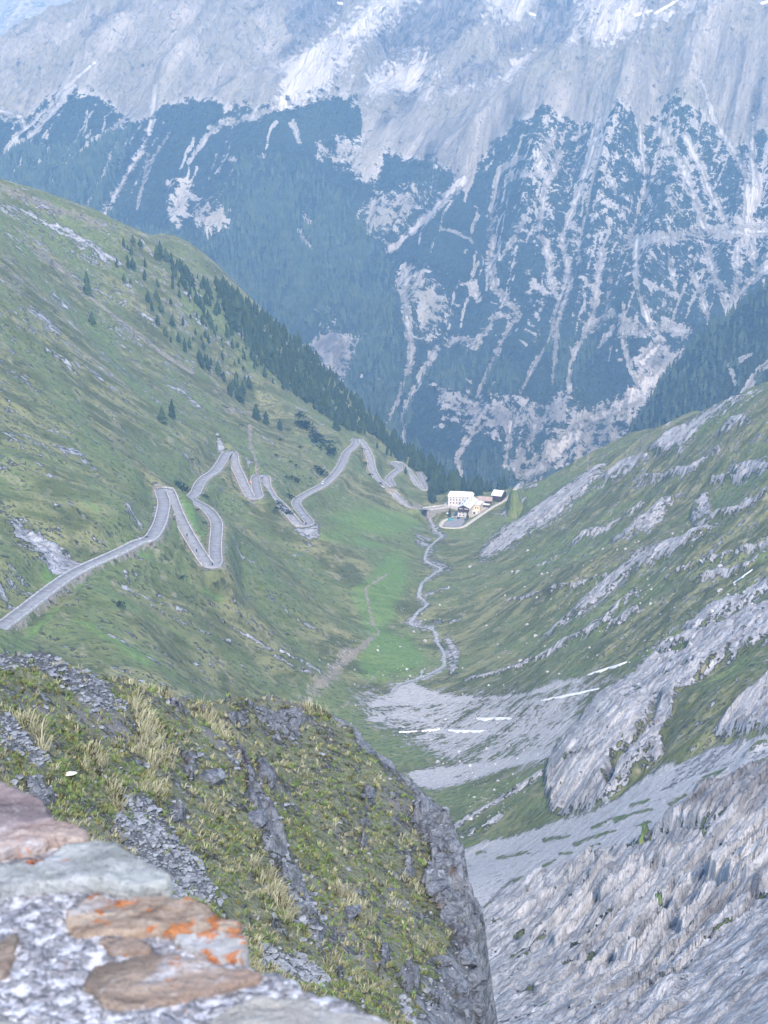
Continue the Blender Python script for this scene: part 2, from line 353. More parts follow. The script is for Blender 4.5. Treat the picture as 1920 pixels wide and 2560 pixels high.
for a in ([(490,600),(560,585),(620,570)], [(690,520),(800,500)], [(690,630),(740,605)], [(760,580),(810,575)], [(820,540),(900,510),(1000,480)], [(900,470),(970,440),(1040,420)], [(1070,380),(1150,350)], [(1230,360),(1300,320)], [(1590,210),(1659,175)], [(1090,460),(1150,440)], [(400,575),(440,570)], [(880,560),(930,535)], [(1000,440),(1080,410),(1160,385)], [(1380,250),(1480,215)], [(1560,160),(1650,120)]):
    grav.stroke(O8(a), 9, 7, .78, sub=True); rock.stroke(O8(a), 8, 8, .7, sub=True)
rock.poly(O8([(200,1500),(390,850),(480,770),(550,700),(700,655),(850,615),(960,575),(1180,505),(1210,470),(1320,380),(1400,300),(1659,190),(1900,80),(1900,1500)]), 12, 1)
for a in ([(970,690),(1060,650)], [(960,570),(1100,560),(1260,520),(1370,515)], [(1160,700),(1200,690)], [(780,1080),(830,1065)], [(870,1050),(900,1040)], [(1180,860),(1220,850)], [(1370,800),(1450,795)], [(580,1180),(640,1175)], [(830,740),(870,730)], [(570,950),(600,930)], [(470,870),(500,860)], [(1580,820),(1659,810)]): rock.stroke(O8(a), 11, 9, .8, sub=True)
# left hillside
rock.stroke(O5([(800,790),(900,850),(1000,910),(1080,960),(1160,1010),(1260,1060),(1380,1120)]), 6, 9, .78)
rock.stroke(O5([(640,830),(720,880),(800,920),(900,960),(1000,985)]), 5, 7, .62); rock.stroke(O5([(1110,760),(1180,800),(1250,870),(1330,910),(1420,965)]), 6, 12, .6)
rock.stroke(O5([(500,735),(570,775),(640,810)]), 4, 4, .8); rock.stroke(O5([(1010,600),(1060,620),(1110,640)]), 5, 4, .7); rock.stroke(O5([(1180,1050),(1260,1090),(1350,1130)]), 12, 16, .6)
rock.stroke(O5([(380,910),(520,980),(640,1060),(720,1110)]), 6, 6, .55); rock.stroke(O5([(700,820),(820,860),(900,900),(960,960)]), 6, 6, .58)
dirt.stroke(O3([(150,390),(200,430),(250,470),(310,530),(380,595),(460,660),(540,720),(600,765),(680,815),(760,870),(830,910)]), 8, 11, .95)
rock.stroke(O3([(140,170),(200,220),(260,290),(380,370),(500,440),(620,560)]), 14, 12, .66); rock.stroke(O3([(600,340),(660,420),(720,500)]), 6, 6, .8); dirt.stroke(O3([(700,420),(780,490),(860,560)]), 8, 8, .75)
dirt.poly(O3([(-60,80),(60,120),(130,150),(250,190),(420,250),(500,320),(430,330),(330,280),(200,240),(80,190),(-60,150)]), 18, .66)
rock.poly(O3([(0,170),(130,200),(280,300),(420,360),(520,470),(430,450),(300,370),(150,270),(0,230)]), 16, .62)
rock.stroke(O3([(840,690),(920,760),(990,800)]), 22, 20, .6); rock.stroke(O3([(1040,760),(1100,830),(1180,900)]), 20, 26, .66); rock.stroke(O3([(1230,960),(1330,1010)]), 16, 18, .6)
for a, ww, k in ([(130,660),(200,700),(250,760)], 26, .62), ([(200,830),(260,870),(300,900)], 20, .72), ([(20,920),(110,960),(160,1010)], 26, .62), ([(380,900),(440,960)], 14, .66), ([(730,990),(800,1020),(860,1080)], 16, .7), ([(230,590),(290,650)], 18, .58), ([(30,330),(90,400)], 22, .62), ([(350,500),(430,560)], 16, .5), ([(620,680),(680,720)], 8, .7):
    rock.stroke(O3(a), ww, ww, k)
rock.poly(O5([(20,480),(80,460),(140,490),(240,540),(330,590),(400,650),(380,680),(290,690),(220,640),(150,590),(60,540)]), 16, .82)
dirt.poly(O5([(240,560),(330,580),(400,650),(330,660),(260,610)]), 14, .7)
rock.poly(O5([(400,690),(470,620),(530,560),(560,515),(620,480),(655,430),(660,350),(690,370),(690,420),(660,510),(600,570),(540,620),(450,670)]), 9, .9)
rock.stroke(O5([(270,160),(330,170),(420,260)]), 18, 18, .62); rock.stroke(O5([(550,400),(610,440)]), 14, 14, .66); rock.stroke(O5([(0,90),(80,130),(160,230),(250,300)]), 12, 14, .55)
rock.stroke(O5([(0,740),(60,800),(130,850)]), 14, 16, .7); rock.stroke(O5([(190,690),(250,740)]), 13, 12, .7); rock.stroke(O5([(300,400),(420,480)]), 8, 7, .62); rock.stroke(O5([(540,700),(560,740)]), 10, 10, .8)
dirt.stroke(O5([(1078,55),(1085,140),(1100,180),(1112,240)]), 9, 6, 1); dirt.poly(O3([(975,1085),(1000,1075),(1060,1085),(1110,1095),(1040,1100),(980,1106)]), 6, .95)
rock.poly(O5([(700,350),(730,390),(735,430),(715,500),(695,500),(715,430)]), 5, .85)
rock.poly(O5([(1270,500),(1300,545),(1340,570),(1390,520),(1370,480),(1310,490)]), 8, .75); rock.stroke(O5([(940,95),(960,130)]), 12, 8, .8)
dirt.stroke(O5([(1670,690),(1620,725),(1580,755),(1590,810),(1605,880),(1640,940)]), 7, 8, .8); dirt.stroke(O5([(1640,940),(1580,990),(1520,1040),(1480,1080)]), 9, 26, .8); dirt.stroke(off([(1500,60),(1430,160),(1330,250),(1290,300)], 0, 1600), 36, 60, .72)
dirt.stroke(off([(1659,120),(1560,220),(1480,300)], 0, 1600), 6, 8, .6)
for a, ww, k in ([(200,650),(330,700)], 26, .9), ([(600,620),(640,640)], 14, .8), ([(430,760),(620,860),(800,980)], 34, .45), ([(780,390),(860,500)], 30, .95), ([(240,840),(120,960)], 40, .7), ([(880,760),(950,800)], 22, .7), ([(0,860),(60,900)], 18, .6), ([(330,900),(500,1000),(640,1080)], 40, .6), ([(230,300),(420,420)], 24, .5), ([(300,250),(500,400)], 20, .4), ([(1400,530),(1659,560)], 36, .6), ([(1100,420),(1300,560)], 40, .3):
    lush.stroke(O5(a), ww, ww, k)
lush.poly(O6([(-150,480),(-60,420),(40,300),(100,330),(100,440),(60,560),(20,640),(120,680),(190,800),(100,840),(-60,880),(-140,820),(-60,700)]), 40, .95)
lush.poly(O6([(230,200),(420,240),(640,110),(840,-30),(1010,-40),(900,-60),(700,-30),(560,60),(420,170),(380,215)]), 34, .45)
lush.poly(O6([(-300,120),(0,100),(180,140),(200,230),(60,260),(-200,260)]), 30, .6)
dirt.stroke(O4([(880,910),(882,960),(880,1000)]), 4, 5, .9)
TR = lambda p: off(p, 1040, 1180, .1929)
grav.stroke(TR([(1150,470),(1210,400),(1290,300),(1360,200),(1430,110),(1540,50)]), 8, 8, .95); rock.stroke(TR([(1120,480),(1230,420),(1400,350)]), 12, 8, .8)
rock.stroke(TR([(1420,240),(1560,200)]), 8, 8, .8); rock.stroke(TR([(1010,500),(1080,490)]), 6, 5, .8)

grav.poly(O6([(-140,900),(60,870),(300,900),(700,880),(1000,810),(1060,840),(900,980),(840,1106),(700,1250),(300,1290),(100,1150),(-100,1080)]), 40, .64)
slab, brown = Canvas(PX, PY), Canvas(PX, PY)      # big pale slabs and brownish broken rock low on the right
slab.poly(O8([(1385,760),(1420,690),(1480,560),(1560,490),(1659,425),(1900,300),(1900,560),(1659,690),(1600,740),(1560,785),(1480,790)]), 12, 1)
for a, w_ in ([(880,1150),(960,1060),(1040,980),(1130,900),(1220,820),(1310,760)], 34), ([(1000,1080),(1100,1060),(1180,990),(1240,900),(1290,800)], 28), ([(1280,950),(1340,880),(1420,800)], 32), ([(720,1230),(840,1170),(930,1130)], 30), ([(450,1160),(560,1110),(640,1090)], 16), ([(740,1000),(830,900),(890,850)], 24), ([(930,840),(1040,760),(1110,720)], 20), ([(640,960),(760,880),(860,800)], 14), ([(480,900),(620,820),(740,770)], 12), ([(640,1290),(760,1240),(820,1180)], 22), ([(1180,480),(1100,560)], 10), ([(800,700),(900,660)], 14): slab.stroke(O8(a), w_ * .62, w_ * .5, .95)
for a in ([(1120,1000),(1230,860)], [(1380,1000),(1500,900)], [(860,1000),(980,900)], [(1040,860),(1150,780)], [(540,1040),(700,950)]): rock.stroke(O8(a), 7, 5, .55, sub=True)
slab.poly(O8([(930,150),(1000,60),(1060,0),(1120,-20),(1090,60),(1000,180)]), 10, .9); slab.poly(O8([(740,330),(800,240),(900,230),(960,250),(880,330),(780,380)]), 12, .8)
brown.poly(O8([(1200,500),(1250,420),(1350,365),(1500,280),(1659,180),(1900,60),(1900,260),(1659,400),(1500,460),(1400,480)]), 14, 1); brown.stroke(O8([(920,1280),(1080,1200),(1160,1100)]), 26, 26, .9); brown.stroke(O8([(1380,900),(1480,850),(1600,800)]), 20, 14, .9); brown.stroke(O8([(560,1180),(680,1190)]), 14, 10, .8); brown.stroke(O8([(780,780),(880,740)]), 12, 10, .6)
grav.poly(O8([(1250,1320),(1300,1120),(1400,1030),(1500,960),(1659,880),(1900,760),(1900,1500),(1250,1500)]), 26, .58); grav.poly(O8([(950,600),(1100,570),(1250,540),(1380,520),(1300,590),(1150,640),(1000,680)]), 16, .6)
# relief that goes with it
side = sstep(20, 120, Xg - 0.02 * Yg)                              # 1 on the right hillside
near = sstep(760, 420, Yg) * sstep(20, 70, Xg)
flat = np.exp(-(((Xg - 74) / 60) ** 4 + ((Yg - 1280) / 72) ** 4))
AL, AC = Xg * .64 + Yg * .77, Yg * .64 - Xg * .77      # along and across the ribs
rib = ridged(AL / 170, AC / 46, 4, 3)
ribl = ridged(AL / 190, AC / 30, 4, 21)
fine = fbm(Xg / 7, Yg / 5, 4, 5)
RK = np.maximum(rock.m, grav.m * .15)
dz = side * (5.2 * rib + 3.5 * sstep(.35, .8, rock.m) + 1.8 * fbm(Xg / 30, Yg / 16, 4, 9)) + (1 - side) * sstep(40, -60, Xg - 0.01 * Yg) * (3.4 * ribl + 1.3 * fbm(Xg / 26, Yg / 18, 4, 31))
dz += sstep(.3, .8, RK) * (1.5 * fine + 1.4 * ridged(Xg / 16, Yg / 8, 3, 8))
SA, SC_ = Xg * .64 + Yg * .77, Xg * .77 - Yg * .64
sw = SC_ + 5 * fbm(SA / 60, SC_ / 40, 3, 79); saw = lambda q: (q - np.floor(q)) ** 1.0
strata = 1.3 * saw(sw / 13 + .5 * fbm(SA / 90, SC_ / 30, 3, 76)) + .55 * saw(sw / 4.6) + .5 * ridged(SA / 50, SC_ / 9, 5, 77) - 1
dz += near * sstep(.5, .95, rock.m) * (1 - .8 * grav.m) * (2.1 * strata + 8.0 * fbm(Xg / 45, Yg / 45, 3, 70) + 1.2 * ridged(SA / 20, SC_ / 3.2, 4, 78))
dz += near * sstep(1990, 2080, PY) * sstep(.35, .7, slab.m) * (3.0 + 1.5 * saw(sw / 7) + .7 * ridged(SA / 14, SC_ / 5, 3, 71))
butt = np.clip(1 - np.hypot((PX - 1500) / 170, (PY - 1880) / 190), 0, 1)
dz += 4 * sstep(0, .55, butt) * sstep(.2, .7, rock.m)
dz *= 1 - .9 * grav.m * (1 - side * .2)
Zg = Zg + dz * (1 - flat) * sstep(1700, 1400, Yg)
rise = Yg * 0
# stream bed
def lay(pts, grid_z=None):
    """points where sight lines in survey bearings meet the valley ground"""
    Zs = Zg if grid_z is None else grid_z; out = []
    for px, py in pts:
        u, s = bearing(px, py); c = (u - uu[0]) / (uu[1] - uu[0]); i = int(min(max(c, 0), NU - 2)); f = c - i
        colz = Zs[:, i] * (1 - f) + Zs[:, i + 1] * f
        hit = np.nonzero(colz >= s * yy)[0]; k = hit[0] if len(hit) else NY - 1
        if k > 0:
            d0 = s * yy[k - 1] - colz[k - 1]; d1 = s * yy[k] - colz[k]; t = d0 / (d0 - d1 + 1e-9); Y = yy[k - 1] + t * (yy[k] - yy[k - 1])
        else: Y = yy[0]
        out.append((u * Y, Y, s * Y))
    return np.array(out)
def ground_z(x, y):
    x = np.asarray(x, float); y = np.asarray(y, float)
    r = np.clip(np.log(y / yy[0]) / math.log(yy[-1] / yy[0]) * (NY - 1), 0, NY - 1.001); c = np.clip((x / y - uu[0]) / (uu[1] - uu[0]), 0, NU - 1.001)
    i = r.astype(int); j = c.astype(int); fr = r - i; fc = c - j
    return (Zg[i, j] * (1 - fc) + Zg[i, j + 1] * fc) * (1 - fr) + (Zg[i + 1, j] * (1 - fc) + Zg[i + 1, j + 1] * fc) * fr
def near_line(L, rad):
    """grid nodes within rad of a 3-D line: flat index, distance, height of the line there"""
    bestd = np.full(Xg.shape, 1e9); bestz = np.zeros(Xg.shape)
    for i in range(len(L) - 1):
        a, b = L[i], L[i + 1]; y0, y1 = min(a[1], b[1]) - rad, max(a[1], b[1]) + rad
        r0, r1 = np.searchsorted(yy, y0), np.searchsorted(yy, y1)
        if r1 <= r0: continue
        x0, x1 = min(a[0], b[0]) - rad, max(a[0], b[0]) + rad
        us = [x0 / max(y0, 1), x0 / y1, x1 / max(y0, 1), x1 / y1]
        c0, c1 = np.searchsorted(uu, min(us)), np.searchsorted(uu, max(us))
        sl = (slice(r0, r1), slice(c0, c1)); X = Xg[sl]; Y = Yg[sl]; e = b[:2] - a[:2]
        t = np.clip(((X - a[0]) * e[0] + (Y - a[1]) * e[1]) / (e @ e + 1e-9), 0, 1)
        d = np.hypot(X - a[0] - t * e[0], Y - a[1] - t * e[1]); m = d < bestd[sl]
        bestd[sl] = np.where(m, d, bestd[sl]); bestz[sl] = np.where(m, a[2] + t * (b[2] - a[2]), bestz[sl])
    return bestd, bestz
# terrace of the hotel
k = sstep(1.0, .72, np.maximum(np.abs((Xg - 77) / 42), np.abs((Yg - 1279) / 58))); Zg = Zg * (1 - k) + (HZ - .25) * k
trk_px = [(1121,1297),(1112,1298),(1104,1307),(1101,1313),(1103,1318),(1123,1320),(1154,1319),(1167,1311),(1183,1300),(1199,1289),(1232,1267),(1260,1252),(1281,1232),(1292,1217),(1302,1205),(1318,1196),(1337,1190)]
RW = 3.0
lines = [(road_s, RW), (branch_s, RW), (spur_s, RW)]
for L, hw in lines:
    d, zl = near_line(L, 16); k = sstep(14, hw + 1.6, d) * (d < 16); Zg = np.where(d < 16, Zg * (1 - k) + (zl - .35) * k, Zg)
wall_i = [int(np.argmin(np.hypot(*(road_s[:, :2] - road3[i, :2]).T))) for i in (0, 8)]
def shifted(L, o):
    t = np.gradient(L[:, :2], axis=0); t /= np.linalg.norm(t, axis=1)[:, None] + 1e-9
    return np.c_[L[:, 0] + t[:, 1] * o, L[:, 1] - t[:, 0] * o, L[:, 2]]
d, zl = near_line(shifted(road_s[wall_i[0]:wall_i[1]], 7.6), 5); Zg = Zg - 3.0 * sstep(4.0, 2.2, d) * (d < 5)
stream3 = spline(lay(stream_px), 3.0); stream3[:, 2] = np.minimum.accumulate(stream3[::-1, 2])[::-1] if stream3[0, 2] < stream3[-1, 2] else stream3[:, 2]
d, zl = near_line(stream3, 14); k = sstep(12, 1.5, d) * (d < 14); Zg = np.where(d < 14, Zg * (1 - k) + (zl - .7) * k, Zg)
track3 = spline(lay(trk_px), 3.0)
d, zl = near_line(track3, 8); k = sstep(7, 2.2, d) * (d < 8); Zg = np.where(d < 8, Zg * (1 - k) + (zl - .2) * k, Zg)
VERGE = [near_line(L, 8)[0] for L, _ in lines]
verge = np.minimum.reduce(VERGE)
dirt.m = np.maximum(dirt.m, .62 * sstep(6.5, 4.0, verge))
lush.m = np.where(near * sstep(.5, .9, rock.m) > .3, 0, lush.m); lush.m = np.maximum(lush.m, slab.m * .9); dirt.m = np.maximum(dirt.m, brown.m)
grav.stroke(stream_px, 9, 14, .8); rock.m = np.maximum(rock.m, .25 * side * (1 - lush.m)); rock.m = np.maximum(rock.m, (.20 + .10 * sstep(1150, 800, PY)) * sstep(0, -60, Xg) * (1 - lush.m)); dirt.m = np.maximum(dirt.m, .36 * sstep(1000, 700, PY) * sstep(0, -60, Xg))
for a in ([(386,1210),(400,1216)], [(756,1317),(772,1320)], [(628,1250),(634,1262)], [(1034,1262),(1048,1266)], [(560,1128),(568,1124)]): dirt.stroke(a, 10, 8, 1)
mask = np.stack([rock.m, lush.m, dirt.m, grav.m], -1).reshape(-1, 4)

def valley_material():
    n = NT('alpine_ground'); r, l, d, g = n.attr('mask')
    fall = n.grain(50, .30, 1, .16); fall2 = n.grain(50, .42, 1, .22)
    n1 = n.noise(fall, .085, 5, .62, .6); n2 = n.noise(n.tc, .55, 5, .68); n3 = n.noise(n.tc, .012, 4, .55); n4 = n.noise(fall2, .35, 4, .65)
    clump = n.voro(fall2, .42); n5 = n.noise(n.tc, .11, 5, .62)
    gcol = n.mix(n.step(n1, .42, .60), (.094, .106, .040), (.250, .245, .112))
    gcol = n.mix(n.step(n3, .40, .62), gcol, n.mix(n.step(n4, .3, .7), (.096, .134, .046), (.200, .236, .094)))
    gcol = n.mix(n.math('MULTIPLY', n.step(n5, .54, .72), .75), gcol, (.31, .28, .18))        # dry bleached grass
    gcol = n.mix(n.math('MULTIPLY', n.step(n4, .56, .68), .8), gcol, (.038, .048, .022))          # heath and dwarf juniper
    gcol = n.mix(n.math('MULTIPLY', n.step(clump, .36, .14), .6), gcol, (.034, .046, .018))
    lushf = n.step(n.math('ADD', l, n.math('MULTIPLY', n.math('SUBTRACT', n1, .5), 1.0)), .30, .70)
    gcol = n.mix(n.math('MULTIPLY', lushf, .62), gcol, n.mix(n.step(n2, .3, .7), (.095, .200, .046), (.175, .300, .075)))
    stones = n.math('MULTIPLY', n.step(n2, .66, .74), n.step(n5, .46, .62)); gcol = n.mix(n.math('MULTIPLY', stones, .7), gcol, (.30, .29, .28))
    e = n.math('ADD', n.math('MULTIPLY', n.math('SUBTRACT', n4, .5), 2.0), n.math('MULTIPLY', n.math('SUBTRACT', n2, .5), 1.5))
    e = n.math('ADD', e, n.math('MULTIPLY', n.math('SUBTRACT', n1, .5), 1.5))
    gate = lambda m: n.math('ADD', m, n.math('MULTIPLY', e, n.step(m, 0.0, .22)))
    rf = n.step(gate(r), .46, .60); gf = n.step(n.math('ADD', g, n.math('MULTIPLY', e, n.math('MULTIPLY', n.step(g, 0, .22), .8))), .38, .66); df = n.step(n.math('ADD', d, n.math('MULTIPLY', e, n.math('MULTIPLY', n.step(d, 0, .22), .6))), .36, .66)
    gv0 = n.noise(n.tc, 1.1, 4, .7)
    rr = n.noise(n.grain(50, .24, 1, .12), .5, 6, .7, .4); rb = n.noise(n.tc, .07, 4, .6)
    rcol = n.mix(n.step(rr, .36, .62), (.21, .212, .225), (.58, .58, .60)); rcol = n.mix(n.step(rb, .42, .66), rcol, n.mix(n.step(rr, .3, .7), (.22, .22, .232), (.50, .497, .51)))
    slab = n.noise(n.grain(50, .24, 1, .12), .10, 5, .62, .5); rcol = n.mix(n.math('MULTIPLY', n.step(slab, .52, .60), .75), rcol, n.mix(n.step(gv0, .3, .7), (.36, .355, .36), (.58, .57, .575)))
    rcol = n.mix(n.math('MULTIPLY', n.step(d, .3, .7), .75), rcol, n.mix(n.step(rr, .32, .66), (.12, .118, .122), (.36, .35, .355))); rcol = n.mix(n.math('MULTIPLY', n.step(l, .3, .6), .85), rcol, n.mix(n.step(rr, .30, .56), (.36, .355, .36), (.62, .61, .615)))
    crack = n.step(n.voro(n.grain(50, .2, 1, .12), .55, 'DISTANCE_TO_EDGE'), .0, .06); rcol = n.mix(n.math('MULTIPLY', n.math('SUBTRACT', 1.0, crack), .12), rcol, (.13, .125, .125))
    gv = n.noise(n.tc, 1.4, 4, .7); vcol = n.mix(n.step(gv, .3, .7), (.34, .335, .34), (.56, .55, .55)); vcol = n.mix(n.math('MULTIPLY', n.step(n4, .52, .66), .45), vcol, (.24, .235, .235))
    c = n.mix(df, gcol, n.mix(n.step(n2, .3, .7), (.19, .165, .125), (.34, .305, .25)))
    c = n.mix(gf, c, vcol); c = n.mix(rf, c, rcol)
    h = n.math('ADD', n.math('MULTIPLY', n2, .55), n.math('MULTIPLY', n4, .9)); nb = n.bump(h, 2.4, .95)
    hr = n.math('ADD', n.math('MULTIPLY', rr, 1.0), n.math('MULTIPLY', crack, .08)); nb = n.bump(n.math('MULTIPLY', hr, rf), 2.6, .9, nb)
    nb = n.bump(n.math('MULTIPLY', gv, gf), .6, .7, nb)
    return n.done(c, nb, .95)
M_ground = valley_material()
valley = link('valley_ground', mesh_np('valley_ground', np.stack([Xg, Yg, Zg], -1).reshape(-1, 3), grid_faces(NY, NU), True, {'mask': mask}), M_ground)
tag(valley, 'green alpine valley floor between two steep grassy hillsides', kind='structure')

# ------------------------------------------------------------------ the mountain across the main valley
FU, FY = 1000, 900
FX0 = [P(*t) for t in [(1150,1180,2450),(1300,1160,2480),(1500,1000,2600),(700,800,2850),(850,960,2680),(250,500,3080),(0,400,3200),(-200,380,3250),(0,150,3700),(130,95,3740),(240,35,3800),(-200,220,3680),
  (500,300,3330),(500,150,3560),(500,0,3850),(400,-150,4150),(700,230,3450),(700,60,3800),(960,600,3080),(960,300,3400),(960,120,3720),(960,-20,4000),(850,220,3480),(840,290,3340),(1200,400,3280),(1400,230,3450),(1640,90,3560),
  (1500,600,3000),(1500,300,3260),(1300,120,3780),(1300,-20,4050),(1500,-10,3900),(1900,600,2950),(1900,300,3180),(1900,60,3480),(1900,-60,3800),(2200,600,2900),(2200,200,3250),(2200,-60,3700),(1800,850,2700),(1100,900,2730),(500,600,2980)]]
FX0 += [(-1200,2300,-900),(0,2300,-850),(300,2000,-900),(900,2300,-820),(0,2050,-950),(-700,2400,-850),(-1300,4700,-500),(-900,4300,-250),(-700,4700,-250),(-1100,4000,-140),(100,4700,330),(700,4700,330),(1500,4700,350)]
# behind the left shoulder the skyline falls away
FX0 += [P(0,280,4000), P(130,230,4050), P(-200,330,4000), P(240,160,4150)]
fbase = tps(FX0, 1e-3)
fu = np.linspace(-0.37, 0.37, FU); fy = np.linspace(2050, 4650, FY)
cu2 = np.linspace(-.37, .37, 90); cy2 = np.linspace(2050, 4650, 110); a2, b2 = np.meshgrid(cu2, cy2)
FUg, FYg = np.meshgrid(fu, fy); FXg = FUg * FYg
FZ = upsample(fbase(a2 * b2, b2), FY, FU)
QX, QY = project(FXg, FYg, FZ)
rid, dent = Canvas(QX, QY), Canvas(QX, QY)
for a in ([(660,-120),(600,60),(520,150),(440,250)], [(900,240),(810,235),(640,285),(530,320),(440,440)], [(1700,40),(1620,95),(1500,170),(1380,255),(1230,355),(1100,470)], [(1900,10),(1840,80),(1760,200),(1700,330)], [(1260,60),(1180,180),(1120,240)], [(400,-60),(300,120),(220,230)], [(1560,250),(1530,420),(1490,560)], [(1340,480),(1300,640),(1280,720)], [(1090,640),(1060,800),(1000,900)], [(1680,560),(1650,700),(1560,860)]): rid.stroke(a, 110, 90)
for a in ([(900,-100),(830,80),(740,190),(710,250)], [(1010,-80),(1000,100),(960,220)], [(60,300),(200,190),(330,60)], [(1560,-60),(1440,80),(1290,150)], [(1440,330),(1400,480)], [(1230,480),(1240,640)], [(1620,360),(1600,560)]): dent.stroke(a, 90, 70)
FZ = FZ + 62 * rid.m ** 1.2 * sstep(1250, 900, QY) - 45 * dent.m ** 1.3
# spurs and gullies running down towards the viewer
sx = FXg - .33 * (FYg - 3000)
warp = 40 * fbm(FXg / 300, FYg / 300, 3, 2)
spur = ridged((sx + warp) / 330, FYg / 1500, 3, 12); gul = ridged((sx + warp) / 95, FYg / 620, 4, 44)
FZ = FZ + 42 * spur * sstep(2400, 2700, FYg) + 22 * gul + 7 * fbm(FXg / 40, FYg / 60, 4, 6) + 10 * ridged(FXg / 160, FYg / 160, 4, 61) * sstep(250, 120, QY)
FZ = FZ + 26 * ridged((sx + warp) / 70 , FYg / 110, 5, 33) * sstep(330, 180, QY)
QX, QY = project(FXg, FYg, FZ)
F1 = lambda p: off(p, 0, 0); F2 = lambda p: off(p, 960, 0)
lim = [(-400,250),(0,285),(60,290),(115,240),(140,228),(240,228),(290,268),(340,300),(400,262),(430,258),(450,246),(530,240),(560,262),(640,262),(700,242),(810,228),(890,228),(905,285),(880,300),(850,335),(790,338),(775,365),(800,392),(850,402),(925,445),(960,372),(1000,388),(1060,400),(1130,425),(1165,470),(1200,400),(1235,362),(1300,298),(1360,258),(1440,300),(1500,285),(1545,242),(1580,258),(1600,318),(1660,250),(1690,220),(1710,248),(1760,262),(1790,300),(1840,345),(1870,345),(1910,312),(2400,250)]
lx, ly = np.array(lim).T
veg = np.clip(.5 + (QY - np.interp(QX, lx, ly)) / 44, 0, 1)
veg = np.clip(veg - .16 * sstep(1150, 1500, QX) * sstep(520, 330, QY), 0, 1)
bare = Canvas(QX, QY); scree = Canvas(QX, QY); crag_m = Canvas(QX, QY); snow = Canvas(QX, QY)
bare.m = np.maximum(1 - veg, .10 + .15 * sstep(1150, 1400, QX) * sstep(950, 500, QY))
gl = Canvas(QX, QY)
def S(pts, w0, w1, k=1.0): bare.stroke(pts, 1.2 * w0, 1.25 * w1, min(1, k + .12)); scree.stroke(pts, .75 * w0, .75 * w1, .85 * k); gl.stroke(pts, 3.2 * w0, 3.2 * w1, k)
S([(237,156),(197,191),(104,272),(46,324),(12,370)], 7, 7); S([(191,214),(150,243),(87,318),(35,353)], 12, 9); S([(388,214),(385,266),(370,324),(347,376),(301,451),(249,538)], 10, 12)
S([(312,312),(278,376),(249,445),(214,515)], 6, 5, .9); S([(370,376),(359,440),(341,515)], 8, 5, .72); S([(422,324),(376,400),(347,480)], 8, 5, .72); S([(330,250),(300,300),(240,340)], 14, 10, .7); S([(250,330),(170,400),(120,400)], 10, 6, .6)
S([(530,315),(560,300),(640,280),(700,250),(810,232),(890,232)], 14, 10, .8); S([(530,315),(500,360),(470,400)], 8, 5, .65); S([(0,262),(55,280),(60,310)], 18, 8)
bare.poly([(425,455),(470,450),(490,490),(470,540),(440,580),(425,530)], 20, .56); bare.poly([(480,495),(540,500),(572,520),(570,575),(520,590),(480,550)], 22, .62)
S([(760,530),(775,555)], 12, 10, .8); S([(750,575),(770,610)], 14, 12, .8); bare.poly([(900,540),(930,490),(1000,470),(1080,440),(1090,480),(1040,540),(960,590),(910,575)], 26, .58)
bare.poly([(790,350),(860,340),(960,370),(930,460),(860,420),(800,395)], 26, .58); S([(730,300),(750,350)], 10, 6, .7); S([(560,390),(600,400)], 10, 10, .5); S([(640,390),(660,380)], 9, 9, .6)
S([(1165,432),(1099,492),(1047,550),(972,613)], 20, 12); S([(1307,382),(1249,417),(1238,480),(1226,556),(1232,600),(1226,658),(1238,710),(1284,756)], 11, 16, .85); S([(1284,756),(1296,774),(1249,849),(1215,930),(1191,982)], 14, 5, .95)
S([(1313,532),(1284,590),(1249,637)], 14, 7, .8); S([(1400,370),(1365,451),(1348,567),(1377,637)], 12, 12, .9); S([(1504,278),(1469,405),(1440,492),(1406,579),(1417,640),(1417,687),(1388,774),(1377,831),(1336,901),(1301,970)], 16, 6, .92)
S([(1423,640),(1423,704),(1394,791),(1388,860),(1382,947)], 14, 7, .9); S([(1365,610),(1377,675),(1388,727)], 14, 12, .8); S([(1510,330),(1487,417),(1469,509),(1452,579),(1446,637)], 7, 7, .9); S([(1602,260),(1602,359),(1614,417)], 8, 14)
S([(1649,307),(1707,405),(1735,480),(1759,556)], 22, 16, .95); S([(1712,324),(1747,393),(1782,480),(1822,556)], 14, 13); S([(1753,203),(1788,289),(1840,370),(1869,440),(1874,538)], 20, 16); S([(1886,260),(1880,370),(1890,470),(1869,535)], 16, 18); bare.poly([(1870,440),(1900,430),(1910,480),(1880,530),(1865,530)], 10)
S([(1570,600),(1660,585),(1750,572),(1920,568)], 30, 34, .66); S([(1420,540),(1460,580),(1400,600)], 18, 16, .55); S([(1530,440),(1540,470)], 12, 8, .8); S([(1610,470),(1630,500)], 12, 8, .7)
S([(1340,420),(1360,380),(1380,330)], 16, 16, .7); S([(1270,440),(1300,420),(1350,430)], 14, 14, .7); S([(1100,560),(1130,570),(1180,590)], 8, 6, .7)
S([(1018,664),(1012,716),(1018,791),(1029,860),(1029,889),(1000,970),(966,1063)], 20, 7, .9); bare.poly([(1003,670),(1060,668),(1118,750),(1122,800),(1090,830),(1058,866),(1035,850),(1050,770),(995,730)], 24, .62)
S([(1093,855),(1058,918),(1018,993),(1006,1028),(1009,1092)], 13, 8); S([(1105,860),(1151,837),(1186,855),(1238,785),(1290,768)], 15, 15, .62)
S([(1504,623),(1492,716),(1481,774),(1463,826),(1435,872),(1423,924),(1423,970)], 16, 7, .85); S([(1527,681),(1516,762)], 9, 7, .7); S([(1591,600),(1591,687),(1602,733),(1620,791)], 13, 8, .9); S([(1672,623),(1689,710)], 11, 6, .8); S([(1730,675),(1753,716),(1764,762),(1776,803)], 12, 7, .85)
